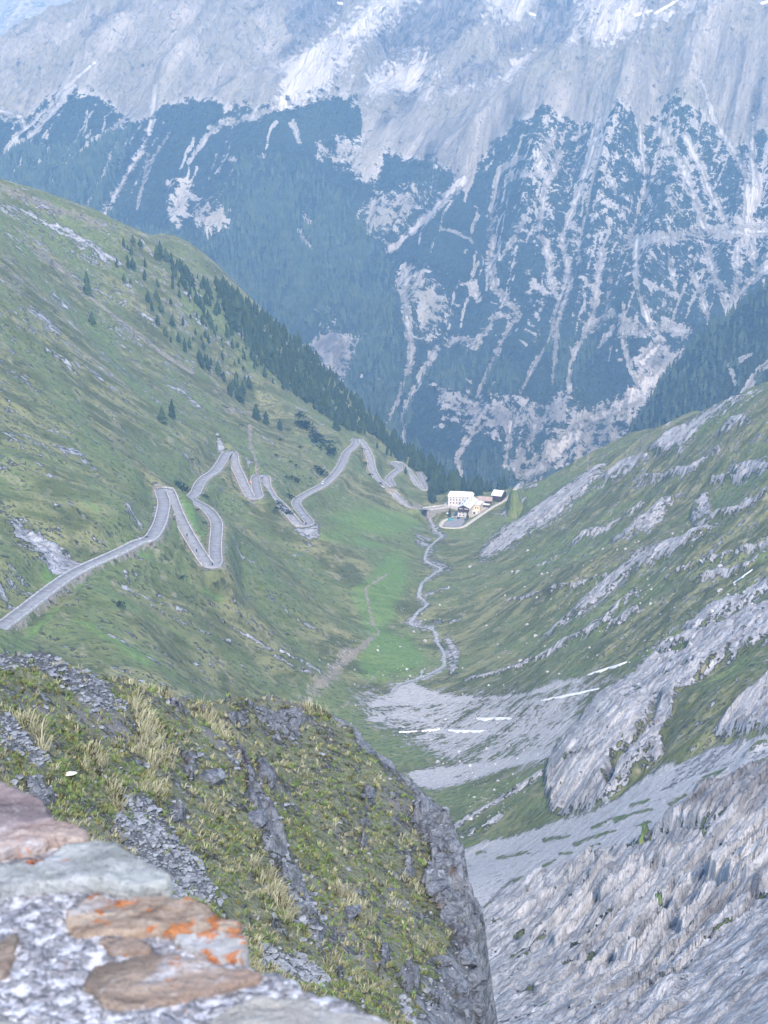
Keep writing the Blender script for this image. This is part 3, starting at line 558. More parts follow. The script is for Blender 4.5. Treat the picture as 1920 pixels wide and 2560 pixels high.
S([(1620,700),(1690,730)], 12, 10, .6); S([(1770,612),(1788,681),(1805,716),(1822,750)], 16, 20, .9); S([(1845,600),(1845,687),(1828,750)], 14, 16); S([(1880,600),(1890,660),(1920,660)], 18, 16, .7)
S([(1930,645),(1863,704),(1834,750),(1793,820),(1764,855),(1718,878)], 14, 14); S([(1718,878),(1654,924),(1597,976),(1481,1040),(1365,1132),(1320,1175)], 26, 46, .95)
bare.poly([(1597,970),(1715,895),(1660,855),(1610,870),(1602,940),(1510,1005),(1458,1050),(1417,1110),(1336,1156),(1365,1180),(1480,1140),(1560,1110),(1575,1060),(1600,1010)], 26, .62)
bare.poly([(1099,970),(1215,988),(1307,993),(1440,976),(1430,1060),(1307,1090),(1220,1080),(1105,1040)], 30, .54)
S([(1209,1046),(1163,1092),(1145,1132),(1151,1173)], 14, 9); S([(1278,1040),(1272,1098),(1261,1167)], 14, 9, .9); S([(1342,1046),(1313,1109),(1284,1161)], 20, 22, .85); S([(1562,768),(1556,831),(1573,901),(1591,947)], 10, 7, .85)
S([(1480,814),(1527,773),(1597,820),(1654,803),(1712,820)], 22, 24, .64); S([(1497,855),(1533,808)], 9, 12, .8); S([(1604,900),(1650,850)], 20, 20, .7)
bare.poly([(764,863),(810,830),(839,793),(850,830),(885,845),(949,822),(920,850),(890,880),(868,967),(840,960),(810,921)], 20, .66)
S([(1655,450),(1700,520)], 18, 18, .5); S([(1180,700),(1195,740)], 14, 10, .7); S([(1330,700),(1360,720)], 14, 8, .6)
r_ = np.random.default_rng(5)
for k in range(75):                                                # many thin runnels below the tree line
    x0, y0 = r_.uniform(1090, 1920), r_.uniform(260, 760); L_ = r_.uniform(50, 190); pts_ = [(x0 - .30 * L_ * t + r_.normal(0, 5), y0 + L_ * t) for t in np.linspace(0, 1, 5)]; bare.stroke(pts_, r_.uniform(3, 7), r_.uniform(2.5, 5), r_.uniform(.5, .85))
for k in range(40):
    x0, y0 = r_.uniform(0, 700), r_.uniform(240, 420); L_ = r_.uniform(30, 110); pts_ = [(x0 - .45 * L_ * t + r_.normal(0, 4), y0 + L_ * t) for t in np.linspace(0, 1, 5)]; bare.stroke(pts_, r_.uniform(3, 6), 3, r_.uniform(.5, .8))
for k in range(60):
    x0, y0 = r_.uniform(760, 1600), r_.uniform(650, 1080); bare.stroke([(x0, y0), (x0 + r_.uniform(-30, 30), y0 + r_.uniform(-6, 14))], r_.uniform(4, 9), r_.uniform(3, 8), r_.uniform(.45, .75))
T = lambda pts, so=38, k=1.0: scree.poly(pts, so, k)
T(F1([(1200,300),(1240,230),(1290,190),(1400,160),(1500,60),(1560,0),(1659,-80),(1830,-80),(1800,0),(1659,120),(1560,220),(1480,330),(1400,400),(1210,430)])); T(F2([(-80,300),(0,280),(120,240),(250,235),(230,330),(180,430),(40,420),(-100,440)])); T(F2([(440,-60),(660,-60),(640,60),(560,110),(440,100)]))
T(F2([(900,-60),(1100,-60),(1200,60),(1100,140),(960,190),(790,190),(820,100)])); T(F2([(180,420),(300,380),(520,340),(560,230),(700,190),(620,260),(540,360),(400,400)]), 16, .8); T(F2([(1120,80),(1250,0),(1300,-40),(1500,-40),(1350,60),(1180,110)]), 14, .7)
scree.stroke(F2([(340,760),(240,850),(150,950),(20,1060)]), 20, 12, .9); scree.stroke([(388,214),(370,324),(301,451),(249,538)], 10, 12); scree.stroke([(1654,924),(1481,1040),(1336,1165)], 26, 36, .8)
scree.stroke([(1886,440),(1880,520)], 14, 12); scree.stroke([(1805,716),(1834,745),(1810,790)], 18, 14); scree.stroke([(237,156),(104,272),(12,370)], 8, 8, .9)
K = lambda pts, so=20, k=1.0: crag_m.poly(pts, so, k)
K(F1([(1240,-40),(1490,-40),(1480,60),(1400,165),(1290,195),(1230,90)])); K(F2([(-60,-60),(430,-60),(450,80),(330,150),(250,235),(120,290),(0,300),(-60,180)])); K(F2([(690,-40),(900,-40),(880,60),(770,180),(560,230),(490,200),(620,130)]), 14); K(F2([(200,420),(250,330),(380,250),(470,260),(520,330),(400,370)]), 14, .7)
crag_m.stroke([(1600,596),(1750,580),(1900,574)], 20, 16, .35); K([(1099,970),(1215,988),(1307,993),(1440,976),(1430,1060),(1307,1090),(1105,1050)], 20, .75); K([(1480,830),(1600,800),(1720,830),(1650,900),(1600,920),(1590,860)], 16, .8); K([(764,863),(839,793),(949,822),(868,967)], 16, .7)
for a in ([(845,7),(855,9)], [(1325,33),(1338,38)], [(1588,37),(1602,34)], [(1618,30),(1630,26)], [(1637,33),(1665,18),(1698,-2)], [(1905,8),(1925,2)]): snow.stroke(a, 7, 6, 1)
bare.m = np.maximum(bare.m, scree.m * .97 * (QY < 300))
FZ = FZ - 11 * gl.m * (QY > 240)
fmask = np.stack([bare.m, scree.m, crag_m.m, snow.m], -1).reshape(-1, 4)
def mountain_material():
    n = NT('mountain_ground'); b, s, k, sn = n.attr('mask')
    fall = n.grain(71, .17, 1, .09); fall2 = n.grain(71, .4, 1, .25)
    n1 = n.noise(fall, .022, 6, .66, .5); n2 = n.noise(n.tc, .055, 6, .68); n3 = n.noise(n.tc, .006, 4, .6); dots = n.voro(n.tc, .055); dots2 = n.voro(n.tc, .12)
    e = n.math('ADD', n.math('MULTIPLY', n.math('SUBTRACT', n1, .5), 1.7), n.math('MULTIPLY', n.math('SUBTRACT', n2, .5), 2.2))
    e = n.math('ADD', e, n.math('MULTIPLY', n.math('SUBTRACT', dots, .45), .6)); nf = n.noise(n.tc, .19, 4, .7); e = n.math('ADD', e, n.math('MULTIPLY', n.math('SUBTRACT', nf, .5), 1.7))
    bf = n.step(n.math('ADD', b, n.math('MULTIPLY', e, n.step(b, 0, .25))), .37, .54)
    vcol = n.mix(n.step(n.math('ADD', n.math('MULTIPLY', n2, .5), n.math('MULTIPLY', nf, .5)), .36, .64), (.008, .014, .011), (.032, .045, .034)); vcol = n.mix(n.math('MULTIPLY', n.step(n3, .45, .65), .6), vcol, (.034, .050, .032))
    rcol = n.mix(n.step(n1, .28, .70), (.085, .08, .085), (.42, .395, .37)); rcol = n.mix(n.step(n3, .42, .62), rcol, n.mix(n.step(n2, .3, .7), (.18, .17, .15), (.34, .32, .285)))
    rcol = n.mix(n.math('MULTIPLY', n.step(n2, .58, .74), .5), rcol, (.50, .48, .46))
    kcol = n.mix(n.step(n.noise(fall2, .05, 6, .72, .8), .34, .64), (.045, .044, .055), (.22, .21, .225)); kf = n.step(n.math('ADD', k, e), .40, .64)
    scol = n.mix(n.step(n1, .35, .65), (.31, .306, .312), (.45, .442, .445)); sf = n.step(n.math('ADD', s, n.math('MULTIPLY', n.math('MULTIPLY', e, .9), n.step(s, 0, .2))), .30, .75)
    tuft = n.math('MULTIPLY', n.step(n3, .50, .66), n.step(n2, .50, .62)); rcol = n.mix(n.math('MULTIPLY', tuft, .5), rcol, (.12, .13, .075))
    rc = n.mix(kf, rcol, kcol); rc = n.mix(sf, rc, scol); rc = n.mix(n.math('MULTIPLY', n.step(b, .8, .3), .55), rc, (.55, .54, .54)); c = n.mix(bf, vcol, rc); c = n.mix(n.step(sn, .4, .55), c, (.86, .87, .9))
    nb = n.bump(n1, 60, 1.0); nb = n.bump(n.math('MULTIPLY', n2, n.math('SUBTRACT', 1.0, n.math('MULTIPLY', sf, .9))), 14, .9, nb)
    nb = n.bump(n.math('MULTIPLY', n.math('SUBTRACT', 1.0, dots2), n.math('SUBTRACT', 1.0, bf)), 6, .9, nb)
    return n.done(c, nb, .95)
M_far = mountain_material()
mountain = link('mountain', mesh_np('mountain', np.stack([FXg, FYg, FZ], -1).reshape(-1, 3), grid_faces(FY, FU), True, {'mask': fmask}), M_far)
tag(mountain, 'pale limestone mountain face with scree gullies and dark forest below', kind='structure')

# forested spur low on the right, and a farther mountain at the upper left
SC = [P(*t) for t in [(1920,735,2240),(2100,600,2300),(1800,828,2200),(1700,900,2160),(1620,1012,2100),(1575,1100,2060),(1540,1150,2030),(1920,1000,1900),(1700,1090,1930),(2100,800,2000)]]
SC += [P(1920,735,2240)[:1] + (2420, -560), (420,2380,-640), (300,2300,-760), (200,2150,-800), (120,2000,-800), (260,1880,-660), (700,2450,-520), (60,2300,-900), (100,1850,-760), (450,1750,-520), (650,1800,-430)]
sp = tps(SC, 1e-3); su = np.linspace(.02, .37, 260); sy = np.linspace(1760, 2460, 260); SU, SY = np.meshgrid(su, sy); SX = SU * SY
SZ = sp(SX, SY) + 5 * fbm(SX / 60, SY / 60, 4, 91); TX, TY = project(SX, SY, SZ)
sb = Canvas(TX, TY); sb.stroke([(1925,905),(1895,930),(1850,1000)], 18, 12, .85); sb.stroke([(1820,905),(1840,960)], 10, 8, .6); sb.stroke([(1880,880),(1850,900)], 12, 10, .6)
smask = np.stack([sb.m, sb.m * 0, sb.m * .4, sb.m * 0], -1).reshape(-1, 4)
hill = link('hill', mesh_np('hill', np.stack([SX, SY, SZ], -1).reshape(-1, 3), grid_faces(260, 260), True, {'mask': smask}), M_far)
tag(hill, 'dark forested spur in front of the pale scree gully', kind='structure')
bu = np.linspace(-.42, .1, 160); by = np.linspace(5600, 7200, 120); BU, BY = np.meshgrid(bu, by); BX = BU * BY
BZ = -700 + (BY - 5600) * .72 + 60 * ridged((BX + .5 * BY) / 420, BY / 700, 5, 19) + 20 * fbm(BX / 90, BY / 90, 4, 20)
bmask = np.stack([sstep(-.25, .35, fbm(BX / 300, BY / 300, 4, 8) + (BY - 6000) / 900), BX * 0, BX * 0 + .3, BX * 0], -1).reshape(-1, 4)
back = link('mountain', mesh_np('far_mountain', np.stack([BX, BY, BZ], -1).reshape(-1, 3), grid_faces(120, 160), True, {'mask': bmask}), M_far)
tag(back, 'hazy blue mountain far behind the left shoulder', kind='structure')

# ------------------------------------------------------------------ the road with its parapets and walls
M_road = plain('old_asphalt', (.25, .25, .26), .9, .10, .35)
M_parapet = plain('pale_parapet_stone', (.47, .46, .45), .9, .16, .7)
M_track = plain('gravel_track', (.44, .42, .37), .95, .14, .8, .02)
def ribbon(L, hw, up=0.0, skirt=.6):
    l = shifted(L, -hw); r = shifted(L, hw); n = len(L); dn = np.array([0, 0, skirt])
    V = np.stack([l - dn, l + [0, 0, up], L + [0, 0, up], r + [0, 0, up], r - dn], 1).reshape(-1, 3); return V, grid_faces(n, 5)
road = link('road', mesh_np('road', *ribbon(road_s, RW, 0)), M_road); tag(road, 'grey mountain road with tight hairpin bends on the left hillside', kind='structure')
br = link('road', mesh_np('road_branch', *ribbon(branch_s, RW, .004)), M_road); tag(br, 'grey road looping down through the trees beside the hotel', kind='structure')
sr = link('road', mesh_np('road_piece', *ribbon(spur_s, RW, 0)), M_road); tag(sr, 'far bit of grey road showing between dark trees', kind='structure')
tk = link('path', mesh_np('path', *ribbon(track3, 1.7, .1)), M_track); tag(tk, 'pale gravel track passing below the hotel', kind='structure')
M_water = NT('stream_water'); M_water.bsdf.inputs['Roughness'].default_value = .25; nz = M_water.noise(M_water.tc, 1.2, 5, .7)
M_water = M_water.done(M_water.mix(M_water.step(nz, .42, .62), (.16, .17, .16), (.50, .50, .49)), M_water.bump(nz, .3))
ws = link('stream', mesh_np('stream', *ribbon(stream3 + np.c_[.8 * fbm(np.arange(len(stream3)) / 4, np.arange(len(stream3)) * 0, 3, 4), np.zeros((len(stream3), 2))], .95, -.3, .3)), M_water); tag(ws, 'thin pale stream winding along the valley floor', kind='structure')
def strip_wall(L, off0, off1, top, bottom):
    """solid band between two offsets of a line"""
    a = shifted(L, off0); b = shifted(L, off1); t = np.array([0, 0, 1.0])
    V = np.stack([a - bottom * t, a + top * t, b + top * t, b - bottom * t], 1).reshape(-1, 3); n = len(L)
    i = np.arange(n * 4).reshape(n, 4); j = np.roll(i, -1, 1)
    F = np.stack([i[:-1], j[:-1], j[1:], i[1:]], -1).reshape(-1, 4)
    return V, np.vstack([F, i[0][None], i[-1][None, ::-1]])
apex = [0] + [int(np.argmin(np.hypot(*(road_s[:, :2] - road3[i, :2]).T))) for i in (11, 19, 34, 40, 45, 52, 66, 74)] + [len(road_s) - 1]
LEG = ['the long near road stretch above the stone retaining wall', 'the straight road leg with the motorcycles', 'the bending road leg behind the motorcycle leg',
       'the road leg dropping from the middle top hairpin', 'the short road leg below the bare earth scar', 'the road leg with two cars going down',
       'the long road leg with the white car', 'the road leg from the farthest top hairpin', 'the last road stretch before the bridge']
def parapets(L, where):
    for side, word in ((-1, 'left'), (1, 'right')):
        if len(L) < 6: continue
        o = link('parapet_wall', mesh_np('parapet_wall', *strip_wall(L, side * (RW - .05), side * (RW + .32), .62, .6), smooth=False), M_parapet)
        tag(o, f'low pale parapet on the {word} edge of {where}', 'wall', 'parapets along the mountain road')
for i in range(len(apex) - 1): parapets(road_s[apex[i] + 1:apex[i + 1] - 1] if i < 8 else road_s[apex[i] + 4:-22], LEG[i])
bi = int(np.argmin(np.hypot(*(branch_s[:, :2] - branch3[8, :2]).T)))
parapets(branch_s[6:bi], 'the tight loop above the junction'); parapets(branch_s[bi + 2:-1], 'the far road loop among the trees'); parapets(spur_s, 'the farthest road bit between dark trees')
def masonry(name, a, b, scale=1.1):
    n = NT(name); v = n.voro(n.tc, scale, 'DISTANCE_TO_EDGE'); c = n.voro(n.tc, scale, 'F1', 1.0, 1); g = n.noise(n.tc, 3, 4, .6)
    cc = n.mix(n.math('MULTIPLY', g, 1.0), a, b); cc = n.mix(.25, cc, c, 'SOFT_LIGHT'); cc = n.mix(n.step(v, .0, .09), (.12, .11, .105), cc)
    return n.done(cc, n.bump(v, .25, .8), .95)
M_masonry = masonry('rubble_masonry', (.20, .185, .175), (.44, .41, .39))
Lw = road_s[wall_i[0]:wall_i[1]]; hgt = 3.6 + 1.0 * fbm(np.arange(len(Lw)) / 14, np.arange(len(Lw)) * 0, 3, 3)
V, F = strip_wall(Lw, RW + .10, RW + .62, -.02, 0); V = V.reshape(-1, 4, 3); out = shifted(Lw, RW + 1.35)
V[:, 3, :2] = out[:, :2]; V[:, 3, 2] = Lw[:, 2] - hgt - 1.4; V[:, 0, 2] -= hgt + 1.4
rw = link('retaining_wall', mesh_np('retaining_wall', V.reshape(-1, 3), F, smooth=False), M_masonry); tag(rw, 'rough stone retaining wall holding up the near road stretch', 'wall')

# stone bridge where the road reaches the hotel
bx = road_s[-20:]; p0 = Vector(Pz(1066, 1273, -385.2)); p1 = Vector(Pz(1108, 1275, -388)); bd = p1 - p0; blen = bd.length
bridge = empty('stone_bridge', p0, math.atan2(bd.y, bd.x)); tag(bridge, 'small stone arch bridge carrying the road over the stream', 'bridge')
arch = [(-1.5, -9), (blen * .42, -9), (blen * .42, -5.2)] + [(blen * .42 + 1.6 - 1.6 * math.cos(t), -5.2 + 1.6 * math.sin(t)) for t in np.linspace(.3, math.pi - .3, 7)] + [(blen * .42 + 3.2, -5.2), (blen * .42 + 3.2, -9), (blen + 1.5, -9), (blen + 1.5, -.3), (-1.5, -.1)]
MB().prism(arch, -3.9, 3.9).build('arch_wall', M_masonry, bridge)
for s_ in (-3.9, 3.35): MB().box(-1.5, blen + 1.5, s_, s_ + .55, -.32, .8).build('parapet', M_parapet, bridge)

# ------------------------------------------------------------------ hotel, barns, terrace
M_white = plain('white_plaster', (.60, .585, .575), .85, .05, .6); M_cream = plain('cream_plaster', (.66, .56, .40), .85, .05, .6)
M_metal = plain('pale_sheet_roof', (.60, .62, .66), .5, .05, .4); M_wroof = plain('white_sheet_roof', (.80, .80, .80), .5, .03, .4); M_wood = plain('dark_timber', (.060, .042, .034), .8, .2, 2)
M_glass = plain('dark_window_glass', (.05, .055, .075), .25, .1, 1); M_trim = plain('white_window_trim', (.72, .71, .70), .7, .04, 1); M_rust = None
n = NT('rusty_roof'); a_ = n.noise(n.map((1, .25, 1)), 1.1, 5, .65); M_rust = n.done(n.mix(n.step(a_, .36, .62), (.27, .17, .125), (.42, .36, .34)), n.bump(a_, .05), .8)
M_lot = plain('parking_asphalt', (.22, .22, .235), .9, .08, .25); M_yard = plain('yard_gravel', (.40, .375, .35), .95, .1, .5); M_terr = plain('terrace_paving', (.52, .40, .37), .9, .1, .8)
def window(parent, x, z, w_, h_, face, pos, shutters=False):
    """face: 'f' on a wall at y=pos looking to -y; 'r' on a wall at x=pos looking to +x (x is then y)"""
    def bx_(m, a, b, c, d, dep):
        if face == 'f': m.box(a, b, pos - dep, pos + .02, c, d)
        else: m.box(pos - .02, pos + dep, a, b, c, d)
        return m
    fr = MB()
    for q in ((x - w_ / 2 - .12, x - w_ / 2, z - .12, z + h_ + .12), (x + w_ / 2, x + w_ / 2 + .12, z - .12, z + h_ + .12), (x - w_ / 2, x + w_ / 2, z + h_, z + h_ + .12), (x - w_ / 2, x + w_ / 2, z - .12, z)): bx_(fr, *q, .06)
    wn = fr.build('window', M_trim, parent); bx_(MB(), x - w_ / 2, x + w_ / 2, z, z + h_, .03).build('pane', M_glass, wn)
    return wn
# gabled front house
hp = Vector(Pz(1158.5, 1292, HZ)); hotel = empty('hotel_building', hp, R(-17)); tag(hotel, 'white gabled hotel with dark timber upper front and cream side wall', 'building')
W2, LEN, EA, AP = 4.9, 27.0, 7.9, 10.4
MB().prism([(-W2, -.5), (W2 - .03, -.5), (W2 - .03, EA), (0, AP - .12), (-W2, EA)], 0, LEN).build('wall', M_white, hotel)
MB().box(W2 - .03, W2 + .05, .03, LEN - .03, -.5, EA - .15).build('side_wall', M_cream, hotel)['label'] = 'cream coloured side wall'
MB().prism([(-W2 + .1, 4.7), (W2 - .15, 4.7), (W2 - .15, EA - .35), (.0, AP - .75), (-W2 + .1, EA - .35)], -.28, -.02).build('timber_front', M_wood, hotel)
MB().box(-W2 - .1, W2 + .1, -1.0, -.28, 4.55, 4.75).build('balcony', M_wood, hotel)
for k in (-1, 1):
    m = MB()
    for t in range(7): m.box(k * 2.3 - 1.5 + t * .43, k * 2.3 - 1.5 + t * .43 + .38, -.36, -.29, 6.7 - .12 * (t % 2), 7.25 - .12 * (t % 2))
    m.build('white_fascia', M_trim, hotel)
rf_ = MB()
for k in (-1, 1): rf_.prism([(0, AP), (k * (W2 + .8), EA - .42), (k * (W2 + .8), EA - .20), (0, AP + .24)][::k], -1.2, LEN + .6)
roof = rf_.build('roof', M_metal, hotel)
for k in range(10):
    yv = 4 + (k % 5) * 4.6 + (1.2 if k > 4 else 0); xv = (-1 if k > 4 else 1) * (1.5 + .8 * (k % 2)); zr = AP + .24 - abs(xv) * (AP - EA + .44) / (W2 + .8)
    MB().box(xv - .4, xv + .4, yv - .5, yv + .5, zr - .25, zr + .32).build('roof_vent', M_glass, roof)
MB().box(-.5, .5, LEN * .72, LEN * .72 + .9, AP - .5, AP + 1.5).build('chimney', M_white, roof)
for xx in (-2.9, -.3, 2.9): window(hotel, xx, 2.9, 1.0, 1.1, 'f', 0)
for xx in (-2.9, .3, 3.0): window(hotel, xx, .55, 1.2, 1.2, 'f', 0)
for k in range(5):
    for zz in (1.0, 4.2): window(hotel, 2.0 + k * 2.4, zz, .9, 1.3, 'r', W2 + .05)
MB().box(W2 + .05, W2 + 5.2, 15, LEN - .4, -.5, 6.4).build('wing', M_cream, hotel); MB().box(W2 - .2, W2 + 5.7, 14.6, LEN, 6.4, 6.75).build('wing_roof', M_metal, hotel)
for k in range(2): window(hotel, W2 + 1.6 + k * 2.0, 3.4, .9, 1.3, 'f', 15)
MB().box(W2 + .05, W2 + 4.4, 10.4, 14.95, -.5, 2.2).build('porch', M_white, hotel); MB().box(W2 + .8, W2 + 2.6, 10.32, 10.39, -.1, 1.7).build('door', M_glass, hotel)
# long house behind
lp = Vector(Pz(1120, 1264, HZ)); house = empty('long_house', lp, R(-8)); tag(house, 'long white house with white sheet roof and two rows of windows', 'building')
LW, LD, LE = 20.8, 11.0, 8.2
MB().box(0, LW, 0, LD, -.5, LE).build('wall', M_white, house)
o_ = .5; MB().add([(-o_, -o_, LE), (LW + o_, -o_, LE), (LW + o_, LD + o_, LE), (-o_, LD + o_, LE), (1.2, LD * .5, LE + 3.1), (LW - 1.0, LD * .5, LE + 3.1)], [(0, 1, 5, 4), (1, 2, 5), (2, 3, 4, 5), (3, 0, 4), (3, 2, 1, 0)]).build('roof', M_wroof, house)
for k in range(7):
    xk = 2.2 + k * 2.6
    window(house, xk, 6.9, .8, .55, 'f', 0)
    window(house, xk, 4.6, .95, 1.35, 'f', 0)
    if k == 3: MB().box(xk - .75, xk + .75, -.06, .02, -.3, 3.4).build('door', plain('brown_door', (.10, .05, .04), .7), house)
    else: window(house, xk, 1.9, .95, 1.45, 'f', 0)
window(house, 2.6, -.1, .8, .8, 'f', 0)
def barn(pos, rz, w_, d_, e_, a_, mr, label, wall):
    b = empty('barn', pos, R(rz)); tag(b, label, 'barn')
    MB().prism([(0, -1.5), (d_, -1.5), (d_, e_), (d_ / 2, a_), (0, e_)], 0, w_).build('wall', wall, b).rotation_euler = (0, 0, R(90))
    for ch in b.children: ch.location = (w_, 0, 0)
    r = MB(); sl = (a_ - e_) / (d_ / 2)
    r.prism([(-.6, e_ - .6 * sl + .03), (d_ / 2, a_ + .03), (d_ / 2, a_ + .25), (-.6, e_ - .6 * sl + .25)], -.5, w_ + .5); r.prism([(d_ / 2, a_ + .03), (d_ + .6, e_ - .6 * sl + .03), (d_ + .6, e_ - .6 * sl + .25), (d_ / 2, a_ + .25)], -.5, w_ + .5)
    ro = r.build('roof', mr, b); ro.rotation_euler = (0, 0, R(90)); ro.location = (w_, 0, 0)
    MB().box(w_ * .4, w_ * .4 + 1.6, -.05, .02, -1, 1.7).build('door', M_wood, b)
    return b
barn(Pz(1194, 1258, HZ), -6, 5.9, 9.5, 2.4, 4.6, M_rust, 'low barn with rusty roof nearest to the hotel', M_white)
barn(Pz(1211.5, 1258.6, HZ), -6, 6.0, 9.5, 2.3, 4.4, M_rust, 'low barn with rusty roof between the other two barns', M_wood)
g_ = Vector(Pz(1229, 1246, HZ + 2)); barn(g_, -24, 8.5, 13, 3.0, 6.0, M_metal, 'barn with pale grey sheet roof highest on the slope', M_wood)
sh = empty('shed', Pz(1196, 1266, HZ), R(-20)); tag(sh, 'long low shed with white roof beside the hotel wing', 'shed')
MB().box(0, 9, 0, 3, -.5, 2.0).build('wall', M_wood, sh); MB().box(-.3, 9.3, -.3, 3.3, 2.0, 2.25).build('roof', M_wroof, sh)
def slab(name, pts, z, mat, label):
    p = [Pz(x, y, z) for x, y in pts]; me = bpy.data.meshes.new(name); n_ = len(p)
    me.from_pydata([tuple(v) for v in p] + [(v[0], v[1], v[2] - .5) for v in p], [], [tuple(range(n_))[::-1]] + [(i, (i + 1) % n_, n_ + (i + 1) % n_, n_ + i) for i in range(n_)]); me.update()
    o = link(name, me, mat); tag(o, label, kind='structure'); return o
slab('parking_lot', [(1106,1315),(1112,1309),(1121,1302),(1129,1297),(1138,1294.5),(1150,1294),(1164,1294),(1163,1301),(1158,1309),(1151,1316),(1140,1317.5)], HZ - .07, M_lot, 'grey parking lot in front of the hotel')
slab('yard', [(1104,1274),(1108,1262),(1118,1252),(1150,1264),(1152,1278),(1146,1292),(1130,1294),(1126,1280)], HZ - .10, M_yard, 'pale gravel yard between the two houses')
slab('terrace', [(1100,1293),(1112,1281),(1120,1277),(1124,1281),(1118,1292)], HZ - .05, M_terr, 'pinkish terrace beside the yard')
slab('side_yard', [(1172,1293),(1186,1280),(1200,1270),(1218,1262),(1222,1268),(1200,1282),(1184,1291)], HZ - .12, M_yard, 'gravel strip along the cream side wall')

# ------------------------------------------------------------------ vehicles and people on the road
M_tyre = plain('tyre_rubber', (.02, .02, .022), .8, .1, 4); M_black = plain('black_leather', (.03, .03, .035), .6, .1, 4)
CARM = {}
def paint(c):
    if c not in CARM: CARM[c] = plain('car_paint', c, .35, .03, 2)
    return CARM[c]
def make_car(c, pos, rz, label, group, van=False):
    e = empty('car', pos, rz); tag(e, label, 'car', group)
    prof = [(-2.15,.28),(2.1,.28),(2.15,.62),(2.0,.78),(1.05,.92),(-1.9,.98),(-2.15,.85)] if not van else [(-2.3,.3),(2.3,.3),(2.35,.9),(1.9,1.15),(-2.25,1.2),(-2.3,.9)]
    cab = [(-1.95,.96),(1.0,.90),(.25,1.42),(-1.35,1.45)] if not van else [(-2.2,1.18),(1.85,1.13),(1.2,1.95),(-2.1,1.98)]
    MB().prism(prof, -.86, .86).build('body', paint(c), e, .06); MB().prism(cab, -.74, .74).build('windows', M_glass, e, .04)
    top = 1.45 if not van else 1.98; MB().box(-1.38 if not van else -2.05, .22 if not van else 1.15, -.70, .70, top - .03, top + .06).build('roof', paint(c), e)
    for x in (-1.35, 1.35):
        for y in (-.80, .80): MB().tube((x, y - .11, .33), (x, y + .11, .33), .33, n=14).build('wheel', M_tyre, e)
    for y in (-.62, .62): MB().box(2.08, 2.18, y - .16, y + .16, .60, .74).build('headlight', M_trim, e)
    return e
def road_point(px, py, L, o=0.0):
    q = project(L[:, 0], L[:, 1], L[:, 2]); i = int(np.argmin((q[0] - px) ** 2 + (q[1] - py) ** 2)); i = min(max(i, 1), len(L) - 2)
    t = L[i + 1] - L[i - 1]; s_ = shifted(L[i - 1:i + 2], o)[1]; return (s_[0], s_[1], s_[2] + .01), math.atan2(t[1], t[0])
for px, py, c, o, lab in [(811,1210,(.62,.62,.62),-1.4,'white car on the long road leg towards the farthest top hairpin'), (757,1293,(.30,.33,.38),-1.4,'silver car just past the lowest bend of the middle road legs'),
        (716,1275,(.09,.11,.16),1.4,'dark car halfway down the middle road leg'), (674,1231,(.34,.38,.44),1.4,'grey car just below the bend with the stone bulge'), (956,1209,(.05,.05,.06),1.3,'black car at the road junction')]:
    p_, a_ = road_point(px, py, road_s, o); make_car(c, p_, a_ + (math.pi if o < 0 else 0), lab, 'cars on the mountain road')
for px, py, rz, c, van, lab in [(1127,1301,30,(.10,.52,.55),True,'turquoise van at the corner of the parking lot'), (1137,1295,95,(.30,.32,.36),False,'grey car parked at the near end of the yard'), (1146,1296,75,(.05,.06,.07),False,'black car parked before the gable'),
        (1141,1289,20,(.05,.08,.20),False,'dark blue car second in the yard row'), (1142,1286,20,(.12,.16,.26),False,'blue car third in the yard row'), (1143,1283,20,(.05,.05,.06),False,'black car last in the yard row beside the hotel'),
        (1165,1300,60,(.10,.12,.16),False,'dark car on the right edge of the parking lot'), (1207,1264.5,10,(.03,.035,.05),True,'dark van behind the hotel wing'), (1198,1262.5,10,(.6,.6,.6),True,'white van behind the hotel wing')]:
    make_car(c, Vector(Pz(px, py, HZ)) - Vector((0, 0, .06)), R(rz), lab, 'vehicles parked at the hotel', van)
def skin_person(name, joints, edges, rad, mat, root=0):
    me = bpy.data.meshes.new(name); me.from_pydata(joints, edges, []); o = link(name, me, mat)
    md = o.modifiers.new('skin', 'SKIN'); 
    for i, sv in enumerate(me.skin_vertices[0].data): sv.radius = (rad[i], rad[i]); sv.use_root = (i == root)
    o.modifiers.new('subd', 'SUBSURF').levels = 1; return o
RJ = [(0,0,.82),(.06,0,1.05),(.16,0,1.32),(.22,0,1.46),(.26,0,1.62),(.27,0,1.76),(.18,.2,1.36),(.38,.3,1.14),(.60,.33,1.06),(.18,-.2,1.36),(.38,-.3,1.14),(.60,-.33,1.06),
      (.02,.13,.80),(.36,.22,.72),(.16,.22,.36),(.28,.22,.32),(.02,-.13,.80),(.36,-.22,.72),(.16,-.22,.36),(.28,-.22,.32)]
RE = [(0,1),(1,2),(2,3),(3,4),(4,5),(2,6),(6,7),(7,8),(2,9),(9,10),(10,11),(0,12),(12,13),(13,14),(14,15),(0,16),(16,17),(17,18),(18,19)]
RR = [.16,.16,.17,.07,.12,.10,.075,.055,.045,.075,.055,.045,.10,.08,.06,.05,.10,.08,.06,.05]
